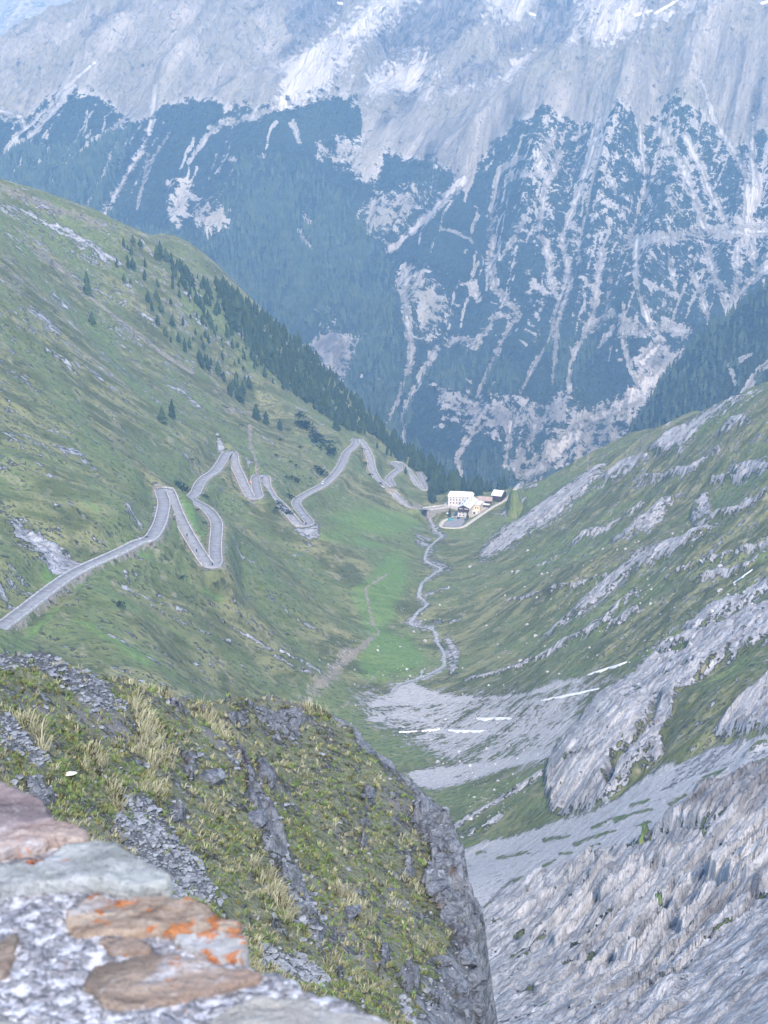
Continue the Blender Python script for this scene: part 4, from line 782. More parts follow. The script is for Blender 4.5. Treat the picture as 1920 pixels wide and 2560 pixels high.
for i, (px, py, o, lab, lab2) in enumerate([(477,1338,.9,'black motorcycle upper of the two on the straight leg','person in dark clothes riding the upper motorcycle'), (495,1379,.9,'black motorcycle lower of the two on the straight leg','person in dark clothes riding the lower motorcycle'),
        (534,1413,-.8,'dark motorcycle in the lower hairpin bend','person in dark clothes riding through the lower hairpin'), (767,1312,-.8,'dark motorcycle in the far lower bend','person in dark clothes riding through the far lower bend')]):
    p_, a_ = road_point(px, py, road_s, o); a_ += math.pi if o < 0 else 0
    m = empty('motorcycle', p_, a_); tag(m, lab, 'motorcycle', 'motorcycles on the mountain road')
    MB().prism([(-.75,.55),(.35,.45),(.62,.72),(.5,1.0),(.2,1.02),(-.1,.82),(-.8,.86)], -.16, .16).build('body', M_black, m, .04)
    for x in (-.72, .74): MB().tube((x, -.08, .31), (x, .08, .31), .31, n=16).build('wheel', M_tyre, m)
    MB().tube((.74, -.1, .31), (.52, -.1, 1.0), .04).tube((.74, .1, .31), (.52, .1, 1.0), .04).tube((.52, -.38, 1.06), (.52, .38, 1.06), .025).build('handlebar', M_tyre, m)
    pr = skin_person('person', RJ, RE, RR, M_black); pr.location = p_; pr.rotation_euler = (0, 0, a_); tag(pr, lab2, 'person', 'riders on the mountain road')
# road signs
def sign(pos, rz, c, label, w_=1.0, h_=1.3):
    e = empty('road_sign', pos, rz); tag(e, label, 'sign'); MB().tube((0, 0, -.5), (0, 0, 3.2), .06).build('post', M_metal, e)
    MB().box(-w_, w_, -.12, -.06, 1.9, 1.9 + h_).build('panel', paint(c), e, .02)
p_, a_ = road_point(1066, 1212, branch_s, 4.6); sign(p_, 0, (.08, .35, .62), 'blue road sign beside the far hairpin above the hotel', 1.2, 1.8)
p_, a_ = road_point(614, 1212, road_s, -4.3); sign(p_, 0, (.72, .30, .20), 'small orange sign beside the road leg below the middle top hairpin', .7, 1.2)
ps = empty('parasol', Pz(1120, 1289, HZ)); tag(ps, 'white parasol on the pinkish terrace', 'parasol'); MB().tube((0,0,0),(0,0,2.4),.05).build('pole', M_wood, ps); MB().tube((0,0,2.0),(0,0,2.8),1.7,.08,10).build('canopy', M_trim, ps)

# ------------------------------------------------------------------ trees, shrubs, snow
def foliage(name, a, b, s=.8):
    n = NT(name); k = n.noise(n.tc, s, 4, .65); return n.done(n.mix(n.step(k, .3, .7), a, b), n.bump(k, .3), .9)
M_pine = foliage('pine_needles', (.016, .030, .017), (.042, .066, .032)); M_trunk = plain('bark', (.12, .085, .06), .95, .2, 3); M_mugo = foliage('dwarf_pine_needles', (.015, .030, .014), (.034, .054, .022), .5)
M_forest = foliage('forest_needles', (.020, .036, .024), (.064, .088, .056), .05)
def crown_arrays(seed, fat=.24, n=9, tiers=7):
    """ragged tiers of boughs, unit height, as vertices and triangles"""
    r = np.random.default_rng(seed); V, F = [], []
    for t in range(tiers):
        z0 = .10 + .82 * t / tiers; rad = fat * (1 - (t / tiers) ** 1.9) * r.uniform(.8, 1.15) + .02
        top = min(1.0, z0 + .30 + .04 * r.random()); b = len(V); V.append((r.normal(0, .01), r.normal(0, .01), top))
        for k in range(n):
            a = 2 * math.pi * (k + r.uniform(-.3, .3)) / n; q = rad * r.uniform(.55, 1.2); V.append((q * math.cos(a), q * math.sin(a), z0 - .05 + r.uniform(-.05, .05)))
        V.append((0, 0, z0 + .02))
        for k in range(n): F += [(b, b + 1 + k, b + 1 + (k + 1) % n), (b + n + 1, b + 1 + (k + 1) % n, b + 1 + k)]
    return np.array(V), np.array(F)
def scatter_mesh(name, bases, pos, height, width, mat, lean=None):
    """many small plants of one kind as a single mass"""
    Vs, Fs = [], []; off_ = 0; which = rng.integers(0, len(bases), len(pos)); ang = rng.uniform(0, 6.28, len(pos))
    for b, (bv, bf) in enumerate(bases):
        I = np.nonzero(which == b)[0]
        if len(I) == 0: continue
        c, s_ = np.cos(ang[I])[:, None], np.sin(ang[I])[:, None]
        v = np.stack([(bv[:, 0] * c - bv[:, 1] * s_) * width[I][:, None], (bv[:, 0] * s_ + bv[:, 1] * c) * width[I][:, None], bv[:, 2][None] * height[I][:, None]], -1) + pos[I][:, None, :]
        Vs.append(v.reshape(-1, 3)); Fs.append((bf[None] + (np.arange(len(I)) * len(bv))[:, None, None] + off_).reshape(-1, 3)); off_ += len(I) * len(bv)
    return link(name, mesh_np(name, np.vstack(Vs), np.vstack(Fs), False), mat)
# spots on the left hillside
def sample(poly, count, seed, keep=None):
    r = np.random.default_rng(seed); p = np.array(poly, float); out = []
    while len(out) < count:
        q = np.c_[r.uniform(p[:, 0].min(), p[:, 0].max(), 4000), r.uniform(p[:, 1].min(), p[:, 1].max(), 4000)]
        q = q[sdf(p, q[:, 0], q[:, 1]) < 0]
        if keep is not None: q = q[r.random(len(q)) < keep(q)]
        out += list(map(tuple, q))
    return out[:count]
dense = sample([(545,712),(600,748),(700,820),(780,890),(870,985),(960,1068),(1050,1140),(1120,1190),(1080,1215),(1000,1150),(930,1085),(905,1085),(870,1075),(800,1035),(720,975),(650,900),(600,850),(560,790)], 900, 3)
mid = sample([(420,640),(560,745),(600,830),(680,900),(740,985),(700,975),(620,915),(540,850),(480,790),(430,720)], 120, 4)
sparse = sample([(230,600),(330,600),(470,690),(560,860),(640,960),(590,1000),(500,915),(420,850),(300,700)], 64, 5)
singles = [(218,735),(217,712),(230,812),(498,905),(505,920),(545,935),(590,968),(600,1005),(607,985),(622,970),(515,760),(470,700),(400,640),(415,650),(540,715),(548,735),(560,740),(575,745),(392,650),(840,1075),(640,1050),(665,1060),(700,1075),(520,925),(575,990),(582,975),(462,880),(405,1055),(430,1045)]
near_h = sample([(1085,1240),(1180,1242),(1255,1228),(1300,1205),(1240,1185),(1170,1180),(1110,1180),(1030,1150),(1060,1225)], 170, 6)
branch_t = sample([(960,1100),(1060,1190),(1110,1250),(1082,1262),(1060,1230),(1010,1185),(985,1150),(940,1120)], 70, 8)
spots = [(q, s) for q, s in zip(sparse + singles + mid + dense + near_h + branch_t, ['s'] * len(sparse) + ['o'] * len(singles) + ['m'] * len(mid) + ['d'] * len(dense) + ['h'] * len(near_h) + ['b'] * len(branch_t))]
G = lay([q for q, _ in spots]); allroads = np.vstack([road_s, branch_s, spur_s])
rows = []
for (q, s_), g in zip(spots, G):
    if g[1] > 1900: continue
    if np.min((allroads[:, 0] - g[0]) ** 2 + (allroads[:, 1] - g[1]) ** 2) < 30: continue
    if abs(g[0] - 77) < 34 and abs(g[1] - 1279) < 45: continue
    h = {'s': rng.uniform(4.5, 10), 'o': rng.uniform(10, 14), 'm': rng.uniform(4, 12), 'd': rng.uniform(5, 13), 'h': rng.uniform(11, 17), 'b': rng.uniform(6, 11)}[s_]
    rows.append((h / g[1], g, h, s_))
rows.sort(key=lambda t: -t[0])
TL = {'s': ('small dark pine standing alone on the dry upper hillside', 'small scattered pines on the upper hillside'), 'o': ('single dark stone pine on the open green hillside', 'single stone pines on the hillside'), 'm': ('dark stone pine in the loose wood at the forest edge', 'stone pines at the forest edge'),
      'd': ('dark stone pine in the dense wood along the left ridge', 'stone pines of the dense ridge wood'), 'h': ('tall dark conifer in the wood just behind the hotel', 'conifers behind the hotel'), 'b': ('dark conifer beside the looping road by the bridge', 'conifers beside the looping road')}
crowns = [mesh_np('crown', *crown_arrays(40 + k, .24 + .03 * (k % 3), 11, 8), smooth=False) for k in range(6)]
M_pine2 = foliage('light_pine_needles', (.024, .044, .020), (.064, .094, .042))
for i_, c in enumerate(crowns): c.materials.append(M_pine2 if i_ % 3 == 1 else M_pine)
trunk_me = MB().tube((0, 0, -.1), (0, 0, .3), .028, .016, 7).me('trunk'); trunk_me.materials.append(M_trunk)
protos = []
for k in range(6):
    e = empty('pine_tree', (0, 0, -2000)); link('crown', crowns[k], None, e); link('trunk', trunk_me, None, e); protos.append(e)
used = set(); rest = []
indiv = [r for r in rows if r[3] in 'so'] + [r for r in rows if r[3] not in 'so']
for i, (_, g, h, s_) in enumerate(indiv):
    if i >= 290: rest.append((g, h)); continue
    k = i % 6; e = protos[k] if k not in used else copy_tree(protos[k]); used.add(k)
    e.location = (g[0], g[1], g[2] - .3); w_ = h * random.uniform(.7, 1.3); e.scale = (w_, w_, h); e.rotation_euler = (0, 0, random.uniform(0, 6.28)); tag(e, TL[s_][0], 'tree', TL[s_][1])
bases = [crown_arrays(80 + k, .20, 7, 5) for k in range(4)]
fr = scatter_mesh('forest', bases, np.array([g for g, h in rest]), np.array([h for g, h in rest]), np.array([h for g, h in rest]) * 1.05, M_pine); tag(fr, 'dense dark conifer wood along the left ridge and behind the hotel', kind='stuff')
# conifers on the far mountain and the spur
def thin(X, Y, Z, dens, count, seed):
    r = np.random.default_rng(seed); p = dens.ravel() / dens.sum(); i = r.choice(X.size, count, p=p)
    return np.c_[X.ravel()[i] + r.uniform(-3, 3, count), Y.ravel()[i] + r.uniform(-1.5, 1.5, count), Z.ravel()[i] - 1]
fd = Canvas(QX, QY)
fd.poly([(-100,440),(0,410),(60,370),(150,380),(250,350),(310,330),(250,520),(300,560),(100,560)], 25, .9); fd.poly([(620,420),(760,450),(900,600),(960,740),(850,800),(700,800),(560,700),(480,620),(560,560)], 50, .8); fd.poly([(860,880),(960,760),(1000,800),(1010,960),(1000,1100),(1100,1190),(1400,1200),(1300,1120),(1150,1180),(900,1100)], 30, .9)
fd.poly([(1040,950),(1180,900),(1300,950),(1200,980)], 30, .5); fd.poly([(1380,860),(1500,840),(1440,960),(1400,960)], 24, .6); fd.poly([(560,500),(700,480),(750,600),(600,640)], 40, .3); fd.poly([(300,600),(450,600),(700,800),(600,760)], 30, .9)
dn = fd.m * sstep(.5, .2, bare.m) * (.3 + sstep(-.2, .5, fbm(FXg / 60, FYg / 60, 3, 15)))
tp = thin(FXg, FYg, FZ, dn + 1e-9, 9000, 9); hh = rng.uniform(9, 21, len(tp))
sd_ = sstep(.45, .2, sb.m) * (TY > 700) * (.35 + sstep(-.3, .4, fbm(SX / 50, SY / 50, 3, 25))); t2 = thin(SX, SY, SZ, sd_ + 1e-9, 4200, 10); h2 = rng.uniform(9, 18, len(t2))
lowb = [crown_arrays(90 + k, .17, 6, 3) for k in range(4)]
ff = scatter_mesh('forest', lowb, np.vstack([tp, t2]), np.r_[hh, h2], np.r_[hh, h2] * 1.1, M_forest); tag(ff, 'hazy blue conifer forest on the far mountain and its spur', kind='stuff')
# dwarf pine bushes
def bush_arrays(seed, n=40):
    r = np.random.default_rng(seed); V, F = [], []
    for k in range(n):
        a, q = r.uniform(0, 6.28), math.sqrt(r.random()); c = np.array([q * math.cos(a), q * math.sin(a), .12 + .75 * (1 - q * q) * r.uniform(.5, 1)]); b = len(V)
        for j in range(5):
            d = r.normal(0, 1, 3); d /= np.linalg.norm(d); V.append(c + d * r.uniform(.16, .30) * np.array([1, 1, .8]))
        F += [(b, b + 1, b + 2), (b, b + 2, b + 3), (b + 1, b + 3, b + 4), (b + 2, b + 4, b), (b + 3, b + 1, b)]
    return np.array(V), np.array(F)
bush_me = [mesh_np('dwarf_pine', *bush_arrays(60 + k), smooth=False) for k in range(4)]
for m in bush_me: m.materials.append(M_mugo)
bush_px = [(437,1208,3),(447,1214,4),(456,1221,4),(440,1214,3),(465,1226,3),(509,1309,2.2),(689,1275,4),(718,1240,3.4),(726,1244,3),(729,1196,3.4),(740,1202,3),(717,1196,3),(745,1205,2.5),(509,1241,2.6),(515,1245,2),(788,1170,4),(797,1180,5),(806,1188,5),(792,1176,4),
  (690,1256,3),(697,1262,3),(702,1268,3),(724,1285,3),(718,1280,3),(565,1020,2),(557,1016,2),(600,1065,2.4),(720,1075,3),(660,1040,3),(725,1155,2.4),(740,1165,2),(905,1125,3),(912,1160,3),(925,1190,3),(690,1140,2.4),(640,1015,2.6),(700,1100,2.5),(750,1120,2.4),(493,1275,1.6),(480,1150,1.6),(365,1345,1.5),(300,1515,3),(454,1445,2.5)]
for k in range(34): t = k / 33; bush_px.append((745 + 95 * t + random.uniform(-12, 12), 1050 + 88 * t + random.uniform(-14, 14), random.uniform(3, 6)))
for k in range(20): t = k / 19; bush_px.append((1240 + 95 * t + random.uniform(-8, 8), 1228 - 40 * t + random.uniform(-12, 14), random.uniform(1.2, 2.6)))
for (px, py, r_), g in zip(bush_px, lay([(b[0], b[1]) for b in bush_px])):
    o = link('dwarf_pine', random.choice(bush_me)); o.location = (g[0], g[1], g[2] - .2); o.scale = (r_ * random.uniform(.9, 1.3), r_ * random.uniform(1.0, 1.7), r_ * random.uniform(.6, .85)); o.rotation_euler = (0, 0, random.uniform(-.5, .5))
    right = px > 1200; tag(o, 'low dark bush on the slope right of the hotel' if right else 'low dark dwarf pine on the grass between the road bends', 'shrub', 'bushes right of the hotel' if right else 'dwarf pines between the road bends')
tr = Vector(Pz(1124, 1292, HZ)); e = copy_tree(protos[0]); e.location = tr; e.scale = (6.5, 6.5, 8.5); tag(e, 'lone dark conifer between terrace and parked cars', 'tree'); e['group'] = 'trees in the hotel yard'
e = copy_tree(protos[1]); e.location = Pz(1169, 1294, HZ); e.scale = (4.5, 4.5, 5); tag(e, 'small dark conifer at the corner of the hotel gable', 'tree'); e['group'] = 'trees in the hotel yard'
# snow left in the hollows
M_snow = plain('old_snow', (.70, .71, .73), .6, .07, .5, .05)
def snow_patch(pts, label):
    p = np.array([(960 + x * .5787, 1200 + y * .5787) for x, y, _ in pts]); wd = np.array([t[2] * .5787 for t in pts]); V = []; n_ = 40; t = np.linspace(0, 1, n_); k = np.linspace(0, 1, len(p))
    cx, cy_, w_ = np.interp(t, k, p[:, 0]), np.interp(t, k, p[:, 1]), np.interp(t, k, wd); j = fbm(t * 7, t * 0 + pts[0][0], 3, 5)
    edge = [lay(np.c_[cx, cy_ + s_ * w_ * (1 + 1.4 * j) + j * 2.4]) for s_ in (-.5, -.2, .2, .5)]
    for r_, up in zip(edge, (-.3, .45, .45, -.3)): V.append(r_ + [0, 0, up])
    o = link('snow_patch', mesh_np('snow_patch', np.stack(V, 1).reshape(-1, 3), grid_faces(n_, 4)), M_snow); tag(o, label, 'snow', 'leftover snow on the gravel')
snow_patch([(878,843,3),(930,826,9),(1000,805,12),(1050,787,5)], 'highest snow strip, on the grass edge of the right hillside'); snow_patch([(678,954,2),(760,938,9),(850,920,10),(930,902,4)], 'long narrow snow strip below the highest one')
snow_patch([(398,1030,6),(430,1034,14),(500,1030,14),(552,1031,5)], 'thick short snow patch standing alone on the gravel'); snow_patch([(278,1082,6),(330,1086,14),(400,1086,11),(435,1085,3)], 'right and longest of the low snow patches in a row'); snow_patch([(163,1085,3),(200,1082,9),(242,1078,4)], 'middle one of the low snow patches in a row'); snow_patch([(64,1090,2),(100,1089,6),(142,1086,2)], 'leftmost and thinnest of the low snow patches'); snow_patch([(1508,447,3),(1550,418,9),(1592,388,3)], 'pale patch far up the right hillside')
# boulders strewn over the right side of the valley
def rock_arrays(seed, sub=2):
    import bmesh
    bm = bmesh.new(); bmesh.ops.create_icosphere(bm, subdivisions=sub, radius=1); r = np.random.default_rng(seed)
    v = np.array([q.co[:] for q in bm.verts]); f = np.array([[q.index for q in t.verts] for t in bm.faces]); bm.free()
    for _ in range(9):
        d = r.normal(0, 1, 3); d /= np.linalg.norm(d); c = r.uniform(.45, .85); k = v @ d; v = v - np.outer(np.maximum(k - c, 0), d)
    return v * [1, r.uniform(.7, 1), r.uniform(.5, .8)], f
M_boulder = plain('limestone_boulder', (.40, .39, .39), .95, .18, .9, .1)
bp = sample([(1000,1500),(1300,1350),(1700,1250),(1900,1500),(1700,1650),(1400,1720),(1250,1900),(1020,1900),(960,1780),(1050,1640)], 900, 21) + sample([(1080,1900),(1350,1850),(1350,2000),(1180,2060)], 150, 22) + sample([(760,1650),(1050,1480),(1100,1650),(900,1780)], 120, 24)
bp = lay(bp); sz = rng.pareto(2.6, len(bp)) * .35 + .3; bo = scatter_mesh('boulders', [rock_arrays(70 + k, 1) for k in range(4)], bp, np.minimum(sz, 2.2), np.minimum(sz, 2.2), M_boulder); tag(bo, 'pale stones strewn over the valley floor and right hillside', kind='stuff')

# ------------------------------------------------------------------ the rocky knoll in front
KC = [P(*t) for t in [(0,1612,44),(130,1640,46),(280,1690,49),(400,1755,52),(470,1775,54),(560,1788,56),(700,1776,61),(800,1774,63),(860,1812,62),(950,1900,59.5),(1040,1990,57),(1090,2080,54),(1140,2180,50.5),(1170,2320,46),(1200,2450,42),(1230,2560,38.5),(1300,3000,27),
  (0,1800,36),(0,2000,27),(0,2200,20),(300,1900,40),(600,1900,50.5),(900,2000,54),(500,2100,38),(800,2200,43.5),(1000,2300,44.5),(700,2400,34.5),(1000,2500,37),(300,2200,28),(300,2500,20),(0,2500,14),(800,2700,27.5),(-300,1560,40),(-400,1900,29),(-400,2300,16)]] + [(-3,7,-8.6),(2.2,8,-10.5),(4,16,-16.5),(-10,7,-5),(0,14,-12.5)]
kb = tps(KC, 1e-3)
KU, KY = 900, 900
ku = np.linspace(-.46, .30, KU); ky = np.exp(np.linspace(math.log(7), math.log(100), KY)); KUg, KYg = np.meshgrid(ku, ky); KX = KUg * KYg
a3, b3 = np.meshgrid(np.linspace(-.46, .30, 110), np.exp(np.linspace(math.log(7), math.log(100), 120))); KZ = upsample(kb(a3 * b3, b3), KY, KU)
EDGE = [P(*t)[:2] for t in [(-500,1545,38),(-200,1575,41),(0,1612,44),(130,1640,46),(280,1690,49),(400,1755,52),(470,1775,54),(560,1788,56),(700,1776,61),(800,1774,63),(860,1812,62),(950,1900,59.5),(1040,1990,57),(1090,2080,54),(1132,2180,50.5),(1152,2320,46),(1160,2450,42),(1166,2560,38.5),(1185,3000,27)]] + [(2.9,16),(1.6,6),(-60,4),(-60,30)]
jig = .75 * fbm(KX / 1.9, KYg / 1.9, 5, 50) + .7 * perlin(KX / 5, KYg / 5, 51)
do = sdf(np.array(EDGE), KX, KYg)
WX, WY = project(KX, KYg, KZ)
kr, ks, kst, kg2 = Canvas(WX, WY), Canvas(WX, WY), Canvas(WX, WY), Canvas(WX, WY)
Z7 = lambda p: off(p, 0, 1600); Z8 = lambda p: off(p, 640, 2000, .3617); Z4 = lambda p: off(p, 0, 1900, .434)
kr.poly(Z7([(1000,440),(1060,560),(1060,680),(1130,800),(1150,900),(1200,960),(1260,960),(1250,880),(1220,780),(1130,650),(1080,520),(1040,440)]), 16, .9); kr.poly(Z7([(1100,530),(1150,540),(1200,610),(1185,690),(1140,640)]), 8); kr.poly(Z7([(955,320),(1100,295),(1280,300),(1340,350),(1290,460),(1190,430),(1080,370),(990,370)]), 16, .8)
kr.poly(Z7([(710,275),(790,280),(840,345),(780,340)]), 9, .9); kr.poly(Z7([(90,590),(180,600),(250,690),(200,720),(120,650)]), 9, .9); kr.poly(Z7([(720,720),(820,720),(800,800),(740,790)]), 12, .75); kr.poly(Z7([(1560,650),(1640,650),(1600,720),(1540,900),(1590,880)]), 9, .8); kr.poly(Z7([(770,500),(870,480),(860,600),(820,620)]), 12, .75); kr.poly(Z7([(480,790),(560,790),(580,900),(520,880)]), 10, .7)
kr.poly(Z8([(1090,10),(1320,60),(1400,310),(1420,500),(1500,840),(1620,1100),(1700,1550),(1540,1560),(1400,1400),(1300,1290),(1500,1230),(1470,1100),(1400,920),(1260,780),(1130,620),(1200,450),(1190,300),(1080,180)]), 12, 1)
kr.poly(Z8([(0,100),(180,180),(250,330),(360,560),(490,850),(490,1100),(380,1030),(300,900),(200,750),(120,560),(60,400),(0,330)]), 22, .72); kr.poly(Z8([(600,770),(700,770),(690,850),(620,830)]), 9, .8); kr.poly(Z8([(960,1200),(1150,1210),(1140,1320),(1010,1330)]), 14, .85); kr.poly(Z8([(1000,430),(1080,450),(1115,540),(1050,520)]), 9, 1); kr.poly(Z8([(740,60),(800,130),(780,290),(740,320)]), 12, .7); kr.poly(Z8([(540,1180),(620,1150),(610,1280),(560,1260)]), 12, .8); kr.poly(Z8([(640,560),(780,620),(680,640)]), 9, .6); kr.poly(Z8([(850,1000),(950,1000),(930,1180),(830,1240)]), 12, .7)
ks.poly(Z7([(-80,0),(90,15),(200,15),(280,60),(350,70),(420,130),(500,250),(560,280),(540,330),(430,320),(330,260),(250,180),(120,120),(0,130),(-80,100)]), 22, .85); ks.poly(Z7([(530,680),(640,700),(720,790),(800,890),(860,980),(920,1060),(940,1130),(740,1130),(650,1000),(560,900),(480,800)]), 20, 1); ks.poly(Z7([(0,330),(60,350),(140,450),(220,530),(180,545),(90,500),(0,440)]), 9, 1); ks.poly(Z8([(990,1330),(1060,1350),(1120,1560),(1020,1560)]), 14, .9); ks.poly(Z7([(960,470),(1010,460),(1060,560),(1000,570)]), 14, .7); ks.poly(Z8([(0,950),(160,960),(400,1080),(560,1280),(420,1300),(200,1200),(0,1150)]), 26, .75)
kst.stroke(Z7([(100,350),(150,400),(200,480)]), 16, 14); kst.stroke(Z7([(390,480),(430,560)]), 22, 26, .8); kst.stroke(Z7([(580,270),(620,330),(640,430),(700,520)]), 34, 50, .7); kst.stroke(Z7([(480,110),(560,150),(740,250)]), 20, 18, .8); kst.stroke(Z7([(860,290),(960,380),(1000,450)]), 26, 22, .7); kst.stroke(Z7([(480,640),(530,760)]), 18, 14, .8); kst.stroke(Z7([(620,640),(740,690)]), 22, 22, .7); kst.stroke(Z7([(1310,300),(1450,330),(1560,400),(1640,470)]), 26, 22, .75); kst.stroke(Z8([(0,440),(110,640),(200,800)]), 34, 30, .7); kst.stroke(Z8([(580,600),(660,700),(830,860)]), 24, 18, .7); kst.stroke(Z8([(960,500),(1060,600),(1150,690)]), 18, 14, .7); kst.stroke(Z8([(1450,1050),(1520,1250)]), 16, 12, .7)
kg2.stroke(Z7([(0,180),(120,260),(240,400),(330,520),(300,650)]), 46, 60, .8); kg2.stroke(Z7([(1220,700),(1340,850),(1420,980)]), 40, 40, .6); kg2.stroke(Z7([(1520,480),(1640,520)]), 26, 26, .6)
strat = ridged((KX * .75 + KYg * .3) / 1.1, (KX * -.5 + KYg * .7) / 4.5, 4, 57)
KZ = KZ + .45 * fbm(KX / 3.2, KYg / 4, 4, 52) + sstep(.4, .8, kr.m) * (.42 * strat + .35 * fbm(KX / .8, KYg / 1.2, 3, 58) + .1) + .10 * fbm(KX / .55, KYg / .8, 3, 59)
dd = do + jig - .15 - .7 * sstep(46, 54, KYg) + .5 * sstep(44, 40, KYg) * (KX > 0)
KZ = KZ - np.where(dd > 0, 5.0 * dd + .5 * sstep(0, .8, dd), 0) + sstep(-.3, 2, dd) * sstep(14, 4, dd) * 1.8 * ridged(KX / 2.0, KYg / 2.6, 5, 62)
kr.m = np.maximum(kr.m, np.maximum(sstep(.0, .6, dd), .95 * sstep(-1.5, -.3, dd) * sstep(-4, -1.5, KX))); kr.m = np.maximum(kr.m, .32)
kmask = np.stack([kr.m, ks.m, kst.m, kg2.m], -1).reshape(-1, 4)
def knoll_material():
    n = NT('knoll_ground'); r, s, st, g = n.attr('mask')
    n1 = n.noise(n.tc, 1.1, 5, .65); n2 = n.noise(n.tc, 7, 5, .7); n3 = n.noise(n.tc, 26, 4, .7); big = n.noise(n.tc, .3, 3, .5)
    e = n.math('ADD', n.math('MULTIPLY', n.math('SUBTRACT', n1, .5), 2.4), n.math('MULTIPLY', n.math('SUBTRACT', n2, .5), 1.6))
    gate = lambda m: n.math('ADD', m, n.math('MULTIPLY', e, n.step(m, 0, .22)))
    rf = n.step(gate(r), .46, .58); sf = n.step(gate(s), .42, .62)
    soil = n.mix(n.step(n2, .35, .65), (.085, .094, .056), (.225, .225, .140)); soil = n.mix(n.math('MULTIPLY', n.step(n3, .5, .68), .5), soil, (.24, .225, .14))
    soil = n.mix(n.math('MULTIPLY', g, .6), soil, (.06, .09, .025)); soil = n.mix(n.step(big, .50, .68), soil, n.mix(n.step(n3, .4, .6), (.12, .11, .10), (.25, .24, .235)))
    chip = n.voro(n.map((1, 1.6, 1), (.4, .2, .5)), 13, 'F1', 1, 1); cs = n.t.nodes.new('ShaderNodeSeparateColor'); n.t.links.new(chip, cs.inputs[0]); ce = n.voro(n.map((1, 1.6, 1), (.4, .2, .5)), 13, 'DISTANCE_TO_EDGE')
    scol = n.mix(cs.outputs[0], (.11, .112, .12), (.28, .285, .295)); scol = n.mix(n.step(ce, 0, .07), (.05, .048, .048), scol)
    lay_ = n.noise(n.map((2.2, .7, 2.6), (.3, .5, .6)), 1.7, 6, .74, .6); rcol = n.mix(n.step(lay_, .30, .66), (.085, .09, .105), (.38, .385, .40)); rcol = n.mix(n.math('MULTIPLY', n.step(n2, .60, .72), .6), rcol, (.52, .52, .52))
    rust = n.noise(n.tc, .9, 4, .6, .4); rcol = n.mix(n.math('MULTIPLY', n.step(rust, .66, .74), .7), rcol, (.30, .17, .09)); moss = n.step(n.noise(n.tc, 2.2, 4, .65), .58, .68); rcol = n.mix(n.math('MULTIPLY', moss, .7), rcol, (.10, .115, .045))
    c = n.mix(sf, soil, scol); c = n.mix(rf, c, rcol)
    nb = n.bump(n2, .16, .8); nb = n.bump(n.math('MULTIPLY', ce, sf), .25, .6, nb); nb = n.bump(n.math('MULTIPLY', lay_, rf), .5, 1.0, nb); nb = n.bump(n3, .03, .8, nb)
    return n.done(c, nb, .92)
knoll = link('hillside', mesh_np('hillside', np.stack([KX, KYg, KZ], -1).reshape(-1, 3), grid_faces(KY, KU), True, {'mask': kmask}), knoll_material()); tag(knoll, 'rocky grassy knoll in front with crumbling cliff on its right', kind='structure')
def klay(pts):
    out = []
    for px, py in pts:
        u, s = bearing(px, py); i = int(np.clip((u - ku[0]) / (ku[1] - ku[0]), 0, KU - 1)); h = np.nonzero(KZ[:, i] >= s * ky)[0]; k = h[0] if len(h) else KY - 1; out.append((u * ky[k], ky[k], KZ[k, i]))
    return np.array(out)
# grass tufts
vis = (dd < -.05) * (KYg > 11) * (KYg < 66) * (WX > -400) * (WX < 1300)
dens = vis * sstep(.75, .35, kr.m) * (1 - .88 * sstep(.3, .7, ks.m)) * (.25 + sstep(-.35, .35, fbm(KX / 1.3, KYg / 1.3, 4, 81))) * (1 + kst.m + kg2.m)
def kthin(d, count, seed):
    r = np.random.default_rng(seed); d = d / KYg ** .6; i = r.choice(KX.size, count, p=d.ravel() / d.sum()); return i, np.c_[KX.ravel()[i] + r.uniform(-.03, .03, count), KYg.ravel()[i] + r.uniform(-.05, .05, count), KZ.ravel()[i]]
NTUFT, NB = 42000, 9
ti, tpos = kthin(dens + 1e-12, NTUFT, 33)
gz = np.gradient(KZ, axis=1) / (np.gradient(KX, axis=1) + 1e-9); slopex = np.clip(gz.ravel()[ti], -2, 2)
stt = kst.m.ravel()[ti]; grn = kg2.m.ravel()[ti]; patch = fbm(tpos[:, 0] / 2.0, tpos[:, 1] / 2.6, 3, 83); dry = rng.random(NTUFT) < np.clip(.17 + 1.1 * stt - .35 * grn + .75 * patch, .03, .95)
olive = rng.random(NTUFT) < .45; col_t = np.where(dry[:, None], [.30, .285, .185], np.where(olive[:, None], [.205, .205, .085], [.140, .200, .065])) * rng.uniform(.65, 1.3, (NTUFT, 1)); dark = rng.random(NTUFT) < .10; col_t[dark] = [.065, .06, .025]
ht_ = rng.uniform(.06, .17, NTUFT) * (1 + .45 * dry) * (1 + 1.7 * stt); rep = np.repeat(np.arange(NTUFT), NB); M_ = len(rep)
th = rng.uniform(0, 6.28, M_); rad = ht_[rep] * .35 * np.sqrt(rng.random(M_)); root = tpos[rep] + np.stack([rad * np.cos(th), rad * np.sin(th), np.full(M_, -.03)], -1)
lean = np.stack([np.cos(th) * .5 - .45 * slopex[rep] * .8 + rng.normal(0, .2, M_), np.sin(th) * .5 - .15 + rng.normal(0, .2, M_)], -1); hb = ht_[rep] * rng.uniform(.6, 1.25, M_); wd = rng.uniform(.005, .010, M_) * (root[:, 1] / 30 + .4)
wa = rng.uniform(-.6, .6, M_); side_v = np.stack([np.cos(wa), np.sin(wa), wa * 0], -1) * wd[:, None]
midp = root + np.c_[lean * (hb * .35)[:, None], hb * .62]; tip = root + np.c_[lean * (hb * 1.05)[:, None], hb * rng.uniform(.55, .95, M_)]
